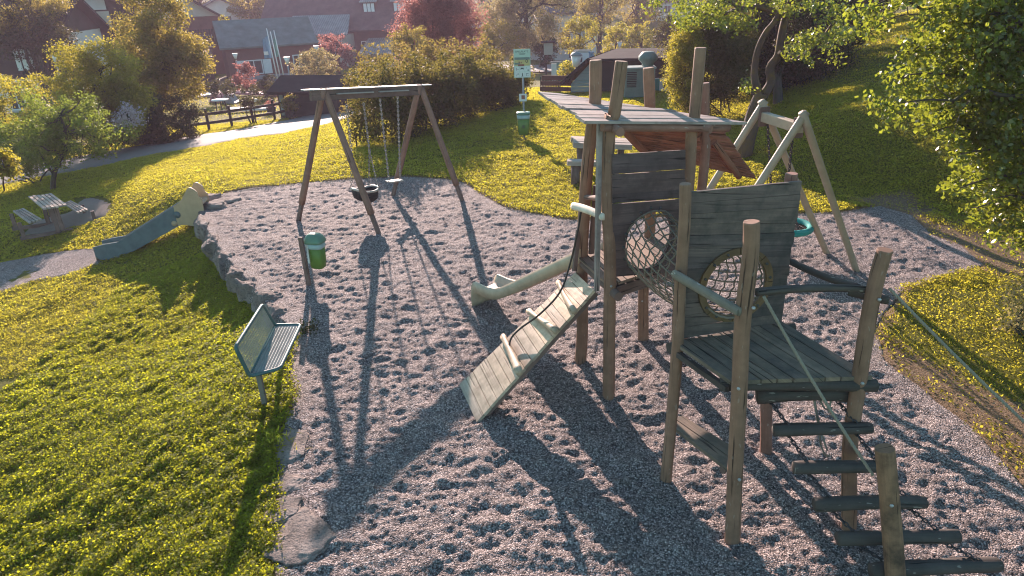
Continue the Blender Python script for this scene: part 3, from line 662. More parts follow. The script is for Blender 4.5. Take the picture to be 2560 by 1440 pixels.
# boards run along the front edge; the back edge is cut on a slant
for i in range(nb):
    a, b = i / nb, (i + 1) / nb - 0.006
    L0, L1 = fl + (tl - fl) * a, fl + (tl - fl) * b
    back = lambda t: fr + ((tl + (mid - tl) * .25) - fr) * t
    R0, R1 = back(a), back(b); up_ = RN * random.uniform(-.006, .006) + V3([0, 0, -.004 * (i % 2)])
    j = random.uniform(-.02, .02); u = nrm(R0 - L0)
    m.prism([L0 + u * j + up_, R0 + up_, R1 + up_, L1 + u * j + up_], RN * -.026, U=u)
m.build('roof', M['roof'], CF)
for (a, b, j0, j1) in (((1487, 262), (1540, 300), .25, .18), ((1625, 268), (1742, 296), .25, .18), ((1520, 298), (1740, 300), .05, .45)):
    m = MB(); p, q = rp(*a) - RN * .075, rp(*b) - RN * .075; d = nrm(q - p); m.tube(smooth([p - d * j0, q + d * j1]), .042, 10, wob=.04); m.build('roof_beam', M['post2'], CF)

# lean-to roof hanging behind, seen from below
ul, ur = atY(1538, 306, 7.42), atY(1806, 321, 7.72); ll, lr = atY(1610, 381, 7.72), atY(1892, 447, 8.35)
m = MB(); planks(m, ul, ur, lr, ll, 14, .024, .012, .012); m.build('lean_to_roof', M['under'], CF)
nn = nrm(np.cross(ur - ul, ll - ul)); nn = nn if nn[1] < 0 else -nn
for t, k0, k1 in ((0.03, -.02, 1.04), (.82, .22, .98)):
    m = MB(); p = ul + (ur - ul) * t; q = ll + (lr - ll) * t; m.tube(smooth([p + (q - p) * k0 + nn * .055, p + (q - p) * k1 + nn * .055]), .04, 10, wob=.05); m.build('rafter', M['under'], CF)
m = MB(); e = atY(1744, 334, 7.25); m.tube(smooth([e, e + V3([.05, .6, -.1])]), .048, 10, wob=.04); m.build('purlin', M['under'], CF)

# tower floor
zT = 1.40
T0, T1_, T2_, T3_ = (G3(gT[k], zT) for k in ('T0', 'T1', 'T2', 'T3'))
ux, uy = nrm(T2_ - T1_), nrm(T0 - T1_)
m = MB(); planks(m, T1_ - ux * .06 - uy * .02, T0 - ux * .06 + uy * .08, T3_ + ux * .3 + uy * .08, T2_ + ux * .3 - uy * .02, 11, .032, .014, .006, up=(0, 0, 1)); m.build('tower_floor', M['deckT'], CF)
for (a, b) in ((T1_, T0), (T2_, T3_)):
    m = MB(); d = nrm(b - a); m.tube(smooth([a - d * .16 - V3([0, 0, .09]), b + d * .16 - V3([0, 0, .09])]), .05, 10, wob=.05); m.build('floor_beam', M['beam'], CF)
for (a, b) in ((T1_, T2_), (T0, T3_)):
    m = MB(); d = nrm(b - a); m.bar(a - d * .05 - V3([0, 0, .11]), b + d * .35 - V3([0, 0, .11]), .12, .05); m.build('floor_beam', M['beam'], CF)

# boards with a round hole
def holed_wall(name, mat, pl, n, hole, th, N, seed=0, gaps=()):
    """pl(s, t): s across 0..1, t down 0..1; hole=(centre, radius); boards lie across"""
    m = MB(); hc, hr = hole; rr = random.Random(seed)
    u = nrm(pl(1, .5) - pl(0, .5)); w = nrm(np.cross(N, u))
    for i in range(n):
        a, b = i / n, (i + 1) / n - (gaps[i] if i < len(gaps) else .0025 / 1.2)
        o_ = V3(N) * rr.uniform(-.003, .003); jl, jr = 0, rr.uniform(-.012, .012)
        c = [pl(0, a), pl(1, a) + u * jr, pl(1, b) + u * jr, pl(0, b)]
        va, vb = sorted([(pl(.5, a) - hc) @ w, (pl(.5, b) - hc) @ w]); lo = max(va, -hr); hi = min(vb, hr)
        if lo >= hi: m.prism([p + o_ for p in c], V3(N) * -th, U=u); continue
        top_first = ((pl(.5, a) - hc) @ w) > ((pl(.5, b) - hc) @ w)
        V = np.linspace(hi, lo, 9) if top_first else np.linspace(lo, hi, 9)
        def onrow(v, sgn):
            x = math.sqrt(max(0, hr * hr - v * v)); return hc + w * v + u * (sgn * x)
        for sgn in (-1, 1):
            arc = [onrow(v, sgn) + o_ for v in V]
            # straight stubs where the board is taller than the hole
            e0, e1 = (c[0], c[3]) if sgn < 0 else (c[1], c[2])
            va_, vb_ = ((pl(.5, a) - hc) @ w), ((pl(.5, b) - hc) @ w)
            mid_a = hc + w * va_ + o_; mid_b = hc + w * vb_ + o_
            chain = ([mid_a] if abs(va_) > hr else []) + arc + ([mid_b] if abs(vb_) > hr else [])
            poly = [e0 + o_] + chain + [e1 + o_]
            m.prism(poly, V3(N) * -th, U=u)
    return m.build(name, mat, CF)
NT_ = nrm(np.cross(T2_ - T1_, [0, 0, 1])); NT_ = NT_ if NT_[1] < 0 else -NT_
pT = T1_ + NT_ * .03
tp = lambda px, py: at_plane(px, py, pT, NT_)
qa, qb, qc, qd = tp(1532, 387), tp(1714, 375), tp(1712, 676), tp(1532, 693)
def plT(s, t): return (qa * (1 - s) + qb * s) * (1 - t) + (qd * (1 - s) + qc * s) * t
hT = tp(1622, 600); rT = .315
holed_wall('tower_wall', M['panelR'], plT, 13, (hT, rT), .026, NT_, 3, (.001, .007, .001, .001, .009, .001, .001, .001, .001, .001, .001, .001, .001))
# platform wall
PR0, PR1 = G3(gP, 0), G3(gR, 0) + V3([.04, -.15, 0]); NP = nrm(np.cross(PR1 - PR0, [0, 0, 1])); NP = NP if NP[1] < 0 else -NP
pp_ = PR0 - NP * .05
pw = lambda px, py, off=0.0: at_plane(px, py, pp_ + NP * off, NP)
wl = [pw(1721, 481), pw(1712, 640), pw(1700, 848)]; wr = [pw(2003, 453), pw(1978, 640), pw(1956, 806)]
def plP(s, t):
    l = wl[0] + (wl[1] - wl[0]) * (t * 2.2) if t < .4545 else wl[1] + (wl[2] - wl[1]) * ((t - .4545) / .5455)
    r = wr[0] + (wr[1] - wr[0]) * (t * 2.2) if t < .4545 else wr[1] + (wr[2] - wr[1]) * ((t - .4545) / .5455)
    return l * (1 - s) + r * s
hP = pw(1838, 712); rP = .29
holed_wall('platform_wall', M['panel'], plP, 13, (hP, rP), .028, NP, 5)
def ring(c, N, r0, r1, th, seg=40):
    m = MB(); u = nrm(np.cross([0, 0, 1], N)); w = np.cross(N, u); c = V3(c)
    for k in range(8):
        a0, a1 = 2 * math.pi * k / 8 + .012, 2 * math.pi * (k + 1) / 8 - .012; T_ = np.linspace(a0, a1, 7)
        poly = [c + (u * math.cos(t) + w * math.sin(t)) * r1 for t in T_] + [c + (u * math.cos(t) + w * math.sin(t)) * r0 for t in T_[::-1]]
        m.prism(poly, N * th)
    return m
hoop = ring(hP, NP, rP - .012, rP + .048, .022).build('hoop', M['hoop'], CF)
u_ = nrm(np.cross([0, 0, 1], NP)); w_ = np.cross(NP, u_)
for k in range(14):
    m = MB(); a = 2 * math.pi * (k + .3) / 14; m.disc_shell([(0, .014), (.010, .013), (.013, 0)], hP + (u_ * math.cos(a) + w_ * math.sin(a)) * (rP + .018) + NP * .022, NP, 8); m.build('bolt', M['bolt'], hoop)
u2 = nrm(np.cross([0, 0, 1], NT_)); w2 = np.cross(NT_, u2)
for k in range(16):
    m = MB(); a = 2 * math.pi * k / 16; m.disc_shell([(0, .02), (.014, .018), (.019, 0)], hT + (u2 * math.cos(a) + w2 * math.sin(a)) * (rT + .035), NT_, 8); m.build('bolt', M['bolt'], CF)

# rope tunnel between the two holes
def tunnel():
    m = MB(); c0, c1 = hT + NT_ * .02, hP - NP * .03; ns = 22; nst = 18
    def cen(t): return c0 * (1 - t) + c1 * t + V3([.02, 0, -.13]) * math.sin(math.pi * t)
    fr = []
    for t in np.linspace(0, 1, ns + 1):
        ax = nrm(cen(min(1, t + .02)) - cen(max(0, t - .02))); n_ = nrm(NT_ * (1 - t) + NP * t)
        ax = nrm(ax * .6 + n_ * .4); u = nrm(np.cross([0, 0, 1], ax)); w = np.cross(ax, u)
        r = (rT + .02) * (1 - t) + (rP + .01) * t + .02 * math.sin(math.pi * t)
        fr.append((cen(t), u, w, r))
    def pt(i, th):
        c, u, w, r = fr[i]; q = c + u * r * math.cos(th) + w * r * math.sin(th); return q
    for k in range(22):
        th0 = 2 * math.pi * k / 22; m.tube([pt(i, th0 + i / ns * .9) for i in range(ns + 1)], .0080, 5, cap=False)
    for i in range(1, ns, 2):
        m.tube([pt(i, 2 * math.pi * k / 44 + i / ns * .9) * (1 - .0) + (pt(min(i + 1, ns), 2 * math.pi * k / 44) - pt(i, 2 * math.pi * k / 44)) * (.35 * (k % 2)) for k in range(44)], .0080, 5, cap=False, closed=True)
    for i in (0, ns): m.tube([pt(i, 2 * math.pi * k / 28) for k in range(28)], .011, 6, cap=False, closed=True)
    m.build('rope_tunnel', M['net'], CF)
tunnel()

# platform: posts, deck, step, rails
post('platform_post', gA, [(1838, 1180), (1850, 950), (1858, 800), (1876, 640), (1878, 558)], .060, M['post'], CF, .95)
post('platform_post', gB, [(2125, 1120), (2148, 950), (2172, 800), (2192, 700), (2212, 628)], .058, M['post'], CF, .97)
post('platform_post', gP, [(1682, 1020), (1694, 860), (1700, 720), (1711, 560), (1713, 463)], .050, M['post'], CF, .97)
post('platform_post', gR, [(1917, 960), (1935, 800), (1960, 600), (1979, 437)], .055, M['post2'], CF, .97)
dz = 1.45
d00, d10, d11, d01 = at(1682, 853, dz), at(1826, 953, dz), at(2186, 940, dz - .0), at(1958, 803, dz)
m = MB(); planks(m, d00, d10, d11, d01, 9, .034, .012, .004, up=(0, 0, 1)); m.build('deck', M['deck'], CF)
m = MB(); a, b = at(1800, 962, dz - .09), at(2190, 964, dz - .09); m.tube(smooth([a, (a + b) / 2 + V3([0, 0, .01]), b]), .052, 12, wob=.05); m.build('deck_beam', M['bark'], CF); m = MB()
a2, b2 = d00 + V3([-.02, .04, -.09]), d01 + V3([.12, .05, -.09]); m.tube(smooth([a2, b2]), .05, 12, wob=.05); m.build('deck_beam', M['bark'], CF); m = MB()
m.bar(d10 + V3([-.01, .02, -.085]), d00 + V3([.0, 0, -.085]), .05, .04)
m.build('deck_beam', M['bark'], CF)
s00, s01, s10, s11 = at(1662, 1050, .46), at(1708, 1038, .46), at(1826, 1176, .46), at(1838, 1118, .46)
m = MB(); planks(m, s00, s10, s11, s01, 2, .035, .008, up=(0, 0, 1)); m.build('step_board', M['deck'], CF)
m = MB(); m.bar(s00 * .8 + s01 * .2 + V3([.03, 0, -.06]), s01 + V3([.05, 0, -.06]), .06, .05); m.build('step_bearer', M['beam'], CF); m = MB(); m.bar(s10 * .9 + s00 * .1 + V3([0, 0, -.06]), s11 + V3([.02, .0, -.06]), .06, .05); m.build('step_bearer', M['beam'], CF)
def log(name, p, q, r, mat, parent, sag=0.0, seg=12, taper=.9):
    p, q = V3(p), V3(q); m_ = MB(); md = (p + q) / 2 + V3([0, 0, sag]); pts = smooth([p, (p + md) / 2 + V3([0, 0, sag * .25]), md, (q + md) / 2 + V3([0, 0, sag * .25]), q], 3)
    n = len(pts); rad = [r * (1 - (1 - taper) * i / n) for i in range(n)]; rad[0] *= .93; rad[-1] *= .93
    m_.tube(pts, rad, seg, wob=.06, dome=.12); return m_.build(name, mat, parent)
zA = htop(gA, 1860, 770)
log('rail', onpost(gP, 1692, 678) + V3([-.03, -.05, 0]), onpost(gA, 1862, 772) + V3([-.05, -.05, 0]), .038, M['rail'], CF)
log('rail', onpost(gA, 1905, 738) + V3([-.02, .05, 0]), onpost(gB, 2178, 730) + V3([.0, .05, 0]), .030, M['bark'], CF, .02)
log('rail', onpost(gR, 1972, 652), onpost(gB, 2150, 728) + V3([0.02, .07, 0]), .030, M['bark'], CF, -.02)
pe = onpost(gB, 2195, 755); log('rail', pe + V3([-.12, .2, 0]), pe + V3([.09, .02, 0]), .036, M['bark'], CF)

# ramp with foot logs and a climbing rope
r00, r01, r10, r11 = at(1437, 680, 1.20), at(1484, 724, 1.28), at(1147, 962, .02), at(1190, 1056, .0)
m = MB(); planks(m, r00, r01, r11, r10, 17, .032, .006, .006, up=(0, 0, 1))
ramp = m.build('ramp', M['ramp'], CF)
nR = nrm(np.cross(r01 - r00, r10 - r00)); nR = nR if nR[2] > 0 else -nR
for k in (.12, .88):
    m = MB(); a, b = r00 * (1 - k) + r01 * k - nR * .075, r10 * (1 - k) + r11 * k - nR * .075; m.bar(a, b, .07, .05, side=nR); m.build('ramp_stringer', M['beam'], ramp)
def onramp(px, py, h=0.0): return at_plane(px, py, r00 + nR * h, nR)
for (a, b, c, w) in (((1258, 842), (1276, 880), (1298, 930), .038), ((1322, 778), (1352, 800), (1390, 826), .036), ((1396, 706), (1412, 740), (1436, 778), .034)):
    pa, pb = onramp(*a, .03), onramp(*c, .03); u = nrm(pb - pa); o = MB(); n = 9; md = onramp(*b, .03)
    pts = smooth([pa, md, pb], 4); rad = [w * (.8 + .35 * math.sin(2.2 + 3.1 * i / len(pts)) ** 2) for i in range(len(pts))]
    o.tube(pts, rad, 10, wob=.1, dome=.2); o.build('foothold_log', M['ramp'], ramp)
def twisted(m, pts, R_, strands=3, r=None, pitch=.09):
    pts = [V3(p) for p in pts]; Ls = np.r_[0, np.cumsum([np.linalg.norm(pts[i + 1] - pts[i]) for i in range(len(pts) - 1)])]; n = int(Ls[-1] / pitch * 7) + 2; r = r or R_ * .62
    A = np.array(pts); t = np.linspace(0, Ls[-1], n); Q = np.stack([np.interp(t, Ls, A[:, k]) for k in range(3)], 1)
    for s_ in range(strands):
        out = []
        for i in range(n):
            d = nrm(Q[min(i + 1, n - 1)] - Q[max(i - 1, 0)]); a = nrm(np.cross(d, [.3, .2, 1])); b = np.cross(d, a); th = 2 * math.pi * (t[i] / pitch + s_ / strands)
            out.append(Q[i] + (a * math.cos(th) + b * math.sin(th)) * R_ * .55)
        m.tube(out, r, 5, cap=True)
def sagline(p, q, sag, n=16):
    p, q = V3(p), V3(q); return [p + (q - p) * t + V3([0, 0, -4 * sag * t * (1 - t)]) for t in np.linspace(0, 1, n)]
hz = 1.98
ha, hb = at(1434, 515, 2.06), onpost(gT['T1'], 1512, 539)
o = log('handle_branch', ha, hb + V3([-.02, -.05, 0]), .042, M['white'], CF, .015)
m = MB(); rope_px = [(1452, 532, .75), (1442, 590, .55), (1425, 660, .25), (1400, 730, .16), (1350, 785, .12), (1300, 822, .08), (1276, 850, .05), (1276, 885, .03), (1292, 925, .03)]
pts = [ha * .75 + hb * .25 + V3([0, 0, -.04])] + [onramp(px, py, h) for px, py, h in rope_px[1:]]
m.tube(smooth(pts, 5), .011, 8); m.build('climbing_rope', M['drope'], CF)
m = MB(); a, b = onpost(gT['T1'], 1498, 308), onpost(gT['T1'], 1491, 724); m.bar(a + V3([-.0, -.03, 0]), b + V3([0, -.03, 0]), .052, .03, side=ux); m.build('upright_board', M['roof'], CF)
m = MB(); a, b = at(1446, 575, 1.72), at(1436, 678, 1.30); m.bar(a, b, .05, .03, side=ux); m.build('upright_board', M['beam'], CF); m = MB()
a, b = at(1493, 480, 2.2), at(1480, 655, 1.42); m.bar(a + V3([.02, .25, 0]), b + V3([.02, .25, 0]), .06, .035, side=ux); m.build('upright_board', M['beam'], CF)
m = MB(); a, b = onpost(gT['T0'], 1462, 493), onpost(gT['T1'], 1508, 497); m.tube(smooth([a, b]), .03, 8); m.build('cross_rail', M['beam'], CF)

# slide off the tower
e0, e1 = at(1192, 742, .16), at(1262, 716, .16); s0, s1 = at(1428, 664, 1.36), at(1432, 628, 1.36)
s0 = G3(gT['T0'], 1.40) + V3([-.02, -.06, 0]); s1 = s0 + uy * .36
dirv = nrm(V3([e0[0] - s0[0], e0[1] - s0[1], 0])); sidev = nrm(V3([-dirv[1], dirv[0], 0])); sidev = sidev if sidev[1] > 0 else -sidev
def chute(name, s0, dirv, sidev, prof, wd, hh, mat, parent, th=.02):
    """prof: (run, height of the bed); U-shaped trough"""
    m = MB(); n = len(prof); P = [(r, z) for r, z in prof]
    sec = [(-wd / 2 - .02, hh), (-wd / 2 + .012, hh), (-wd / 2 + .03, .05), (-wd / 2 + .07, .012), (0, 0), (wd / 2 - .07, .012), (wd / 2 - .03, .05), (wd / 2 - .012, hh), (wd / 2 + .02, hh), (wd / 2 + .012, -.03), (0, -.035), (-wd / 2 - .012, -.03)]
    b = len(m.v); ns = len(sec)
    for r, z in P:
        for o_, h in sec: m.v.append(V3([s0[0], s0[1], 0]) + dirv * r + sidev * o_ + V3([0, 0, z + h]))
    for i in range(n - 1):
        for k in range(ns):
            k2 = (k + 1) % ns; m.face([b + i * ns + k, b + (i + 1) * ns + k, b + (i + 1) * ns + k2, b + i * ns + k2], [(P[i][0], k * .1), (P[i + 1][0], k * .1), (P[i + 1][0], k * .1 + .1), (P[i][0], k * .1 + .1)], True)
    m.face([b + k for k in range(ns)], [(0, 0)] * ns); m.face([b + (n - 1) * ns + k for k in reversed(range(ns))], [(0, 0)] * ns)
    return m.build(name, mat, parent)
run = np.linalg.norm(e0[:2] - s0[:2]); prof = []
for t in np.linspace(0, 1, 26):
    r = t * run; z = 1.34 - 1.06 * t
    z = 1.36 - (1.36 - .26) * min(1, t / .80) if t < .8 else .26
    prof.append((r, z))
zz = np.array([p[1] for p in prof]); k = np.array([.1, .2, .4, .2, .1])
for _ in range(3): zz[2:-2] = np.convolve(zz, k, 'valid')
prof = [(prof[i][0], float(zz[i])) for i in range(26)] + [(run + .04, .24), (run + .08, .18), (run + .10, .08), (run + .105, -.05)]
slide = chute('slide', V3([s0[0], s0[1], 0]) + sidev * .19, dirv, sidev, prof, .40, .14, M['chute'], CF)

# hanging log steps on chains
def chain(m, p, q, r=.006, link=.045):
    p, q = V3(p), V3(q); L = np.linalg.norm(q - p); n = max(2, int(L / (link * .72))); d = (q - p) / L
    a = nrm(np.cross(d, [.31, .2, 1] if abs(d[2]) < .9 else [1, .2, 0])); b = np.cross(d, a)
    for i in range(n):
        c = p + (q - p) * ((i + .5) / n); s_ = a if i % 2 else b
        m.tube([c + d * link * .5 * math.cos(t) + s_ * link * .30 * math.sin(t) for t in np.linspace(0, 2 * math.pi, 8, endpoint=False)], r, 4, cap=False, closed=True)
steps = [((1892, 992), (2132, 990), 1.20, .060, .03), ((1935, 1076), (2178, 1070), 1.02, .052, 0), ((1984, 1170), (2232, 1166), .82, .052, .0), ((2036, 1262), (2312, 1256), .62, .056, .012), ((2094, 1346), (2396, 1340), .44, .056, .0), ((2178, 1428), (2498, 1412), .28, .060, .01)]
prev = (at(1930, 955, dz - .1), at(2120, 955, dz - .1))
for (a, b, z, r, sg) in steps:
    pa, pb = at(*a, z), at(*b, z); lg = log('log_step', pa, pb, r, M['bark'], CF, sg)
    d = pb - pa
    for k, pv in ((.14, prev[0]), (.84, prev[1])):
        m = MB(); chain(m, pv, pa + d * k + V3([0, .0, r * .8])); m.build('chain', M['dchain'], lg)
    prev = (pa + d * .14 - V3([0, 0, r * .6]), pa + d * .84 - V3([0, 0, r * .6]))
for (x0, y0, z0, x1, y1, z1, sg) in ((2040, 968, 1.3, 2068, 1135, .75, -.02), (2060, 968, 1.3, 2098, 1040, 1.05, .12), (2105, 968, 1.3, 2088, 1055, 1.05, .02), (2068, 1135, .75, 2090, 1165, .80, .03), (2052, 1020, 1.1, 2085, 1150, .78, .03)):
    m = MB(); m.tube(sagline(at(x0, y0, z0) + V3([0, .12, 0]), at(x1, y1, z1) + V3([0, .12, 0]), sg, 9), .008, 6); m.build('loose_rope', M['rope'], CF)

# end posts and hand ropes
gE = at(2240, 1530); gE = V3([gE[0], gE[1], 0])
post('end_post', gE, [(2238, 1440), (2232, 1350), (2222, 1230), (2212, 1124)], .068, M['oldpost'], CF, .98, lab='split mossy post at the foot of the log steps')
pE2 = gE + (gB - gA) * 1.25 + V3([0, 0, 0]); 
m = MB(); m.tube(smooth([G3(pE2, BASE), G3(pE2, .6), G3(pE2, 1.28) + V3([-.06, .04, 0])]), .056, 12, wob=.04); m.build('end_post', M['oldpost'], CF)
m = MB(); twisted(m, sagline(onpost(gA, 1893, 735) + V3([.03, -.04, 0]), onpost(gE, 2190, 1188) + V3([-.02, 0, 0]), .03, 24), .011); m.build('hand_rope', M['rope'], CF)
m = MB(); twisted(m, sagline(onpost(gB, 2206, 716) + V3([.03, -.04, 0]), G3(pE2, 0.98), .03, 24), .011); m.build('hand_rope', M['rope'], CF)
for g, px, py in ((gA, 1848, 962), (gA, 1850, 1188), (gA, 1885, 762), (gB, 2158, 950), (gB, 2200, 742), (gE, 2232, 1252), (gT['T1'], 1528, 710), (gT['T3'], 1606, 748)):
    m = MB(); c = onpost(g, px, py); n_ = nrm(V3([CAMP[0] - c[0], CAMP[1] - c[1], 0])); m.disc_shell([(0, .012), (.010, .011), (.015, 0)], c + n_ * .056, n_, 8); m.build('bolt', M['steel'], CF)

# ------------------------------------------------------------------ timber swing
n1, n2, f1, f2 = at(747, 548), at(946, 582), at(983, 488), at(1155, 500)
SW = thing('swing_set', 'timber double swing on splayed legs with a baby seat and a flat seat', 'swing', (n1 + f2) / 2)
gn, gf = (n1 + n2) / 2, (f1 + f2) / 2; hn, hf = 2.50, 2.36
an, af = onpost(gn, 810, 238), onpost(gf, 1050, 226)
bd = nrm(af - an)
for (foot, top, off) in ((n1, an, -.05), (n2, an, .05), (f1, af, -.05), (f2, af, .05)):
    m = MB(); t = top + bd * off; d = nrm(foot - t); k = t + (foot - t) * .86
    m.tube(smooth([t - d * .12, t + (foot - t) * .4, k], 4), [.062] * 9 if False else list(np.linspace(.058, .066, 9)), 14, wob=.03)
    lg = m.build('leg', M['swingpost'], SW)
    s_ = MB(); s_.bar(k - d * .03, foot + d * .25, .075, .06); s_.build('post_shoe', M['beam'], lg)
m = MB(); zv = V3([0, 0, 1]); sidev_ = nrm(np.cross(bd, zv))
m.bar(an - bd * .28 + zv * .0, af + bd * .10, .17, .075); bm_ = m.build('beam', M['beam'], SW)
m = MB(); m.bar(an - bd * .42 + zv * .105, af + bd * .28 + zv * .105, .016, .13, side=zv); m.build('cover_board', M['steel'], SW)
m = MB()
for t0, t1 in ((.10, .46), (.52, .84)): m.bar(an + (af - an) * t0 - sidev_ * -.07 + zv * .02, an + (af - an) * t1 - sidev_ * -.07 + zv * .02, .02, .05, side=zv)
m.build('hanger_rail', M['steel'], SW)
# flat seat
def hangpt(px, py): return at_plane(px, py, an, nrm(np.cross(bd, zv)))
c1, c2 = hangpt(950, 248), hangpt(994, 241); q1, q2 = atY(973, 456, c1[1] - .05), atY(1001, 452, c2[1] - .05)
sc = (q1 + q2) / 2; su = nrm(q2 - q1)
m = MB(); fwd = sidev_; m.prism([sc - su * .22 - fwd * .09, sc + su * .22 - fwd * .09, sc + su * .24, sc + su * .22 + fwd * .09, sc - su * .22 + fwd * .09, sc - su * .24], zv * .03)
fs = m.build('flat_seat', M['seat'], SW, .008)
for a, b in ((c1, q1), (c2, q2)):
    m = MB(); chain(m, a, b + zv * .02, .009, .06); m.build('chain', M['chain'], fs)
# baby seat
c1, c2 = hangpt(866, 262), hangpt(909, 258); by = gn[1] + .45
bc = at(915, 492, .46); bu = su
m = MB(); hw, hd = .33, .20; seg = 26; b = 0
def ringpts(h, k=1.0):
    out = []
    for i in range(seg):
        a = 2 * math.pi * i / seg; out.append(bc + bu * hw * k * np.sign(math.cos(a)) * abs(math.cos(a)) ** .75 + fwd * hd * k * np.sign(math.sin(a)) * abs(math.sin(a)) ** .75 + zv * (h + .05 * math.cos(a) ** 2))
    return out
rows = [ringpts(.12, 1.0), ringpts(.04, .98), ringpts(-.05, .9), ringpts(-.10, .6)]
m2 = MB(); 
for r_ in rows: m2.v += r_
for i in range(3):
    for k in range(seg): m2.face([i * seg + k, i * seg + (k + 1) % seg, (i + 1) * seg + (k + 1) % seg, (i + 1) * seg + k], [(0, 0)] * 4, True)
m2.face([3 * seg + k for k in reversed(range(seg))], [(0, 0)] * seg)
bs = m2.build('baby_seat', M['rubber'], SW)
so = bs.modifiers.new('thick', 'SOLIDIFY'); so.thickness = .03
m = MB(); m.tube(ringpts(.135, 1.0), .024, 8, closed=True); m.build('seat_rim', M['seat'], bs)
for cc, sx in ((c1, -1), (c2, 1)):
    m = MB(); md = cc * .45 + (bc + bu * sx * hw * .85 + zv * .14) * .55
    chain(m, cc, md, .008, .06)
    for sy in (-1, 1): chain(m, md, bc + bu * sx * hw * .8 + fwd * sy * hd * .8 + zv * .15, .006, .06)
    m.build('chain', M['chain'], bs)

# ------------------------------------------------------------------ nest swing of pale poles
NS = thing('nest_swing', 'pale debarked pole frame with a turquoise nest swing below the bank', 'swing', at(2000, 600))
ga = at(2140, 674)
apn, apf = at(2006, 306, 2.44), at(1905, 276, 2.44)
bd2 = nrm(apf - apn); perp = nrm(np.cross(zv, bd2)); perp = perp if perp[0] > 0 else -perp
w_ = (ga - apn); half = abs(w_ @ perp)
feet = []
for ap in (apn, apf):
    for sg in (-1, 1):
        foot = V3([ap[0], ap[1], 0]) + perp * sg * half; 
        if ap is apn and sg > 0: foot = ga
        t = ap + perp * -sg * .07 * -1; d = nrm(foot - t); m = MB()
        tt = ap + perp * sg * .05; d = nrm(foot - tt)
        m.tube(smooth([tt - d * .16, tt + (foot - tt) * .5, foot + d * .25], 4), list(np.linspace(.054, .048, 9)), 14, wob=.012, dome=.15); m.build('leg', M['pale'], NS)
m = MB(); m.bar(apn + bd2 * .02 - zv * .08, apf - bd2 * .02 - zv * .08, .14, .11); m.build('beam', M['pale'], NS, .012)
for ap, s_ in ((apn, 1), (apf, -1)): m = MB(); m.bar(ap + bd2 * .07 * s_ - zv * .22, ap + bd2 * .07 * s_ + zv * .06, .16, .02, side=perp); m.build('head_plate', M['beam'], NS)
nc = at(1962, 575, .50); nr = .36
nc = at(2010 - 42, 566, .46)
m = MB(); m.tube([nc + V3([math.cos(a), math.sin(a), 0]) * nr + zv * .0 for a in np.linspace(0, 2 * math.pi, 32, endpoint=False)], .055, 10, closed=True)
nest = m.build('nest_ring', M['teal'], NS); m = MB()
for k in range(-5, 6):
    x = k / 6 * nr; L = math.sqrt(nr * nr - x * x)
    for ax in (0, 1):
        p = V3([x, -L, 0]) if ax else V3([-L, x, 0]); q = V3([x, L, 0]) if ax else V3([L, x, 0]); m.tube(sagline(nc + p, nc + q, .04, 8), .010, 5)
m.build('nest_net', M['drope'], nest)
for t in (.18, .82):
    top = apn + (apf - apn) * t - zv * .14; m = MB(); md = top * .40 + (nc + (top - nc) * .0) * .60; md = V3([top[0] * .7 + nc[0] * .3, top[1] * .7 + nc[1] * .3, 1.35])
    chain(m, top, md, .008, .06)
    for a in ((-1, 1) if True else ()): 
        rimp = nc + nrm(V3([(top - nc)[0], (top - nc)[1], 0])) * nr * .7 + perp * a * nr * .65; chain(m, md, rimp, .007, .06)
    m.build('chain', M['dchain'], NS)

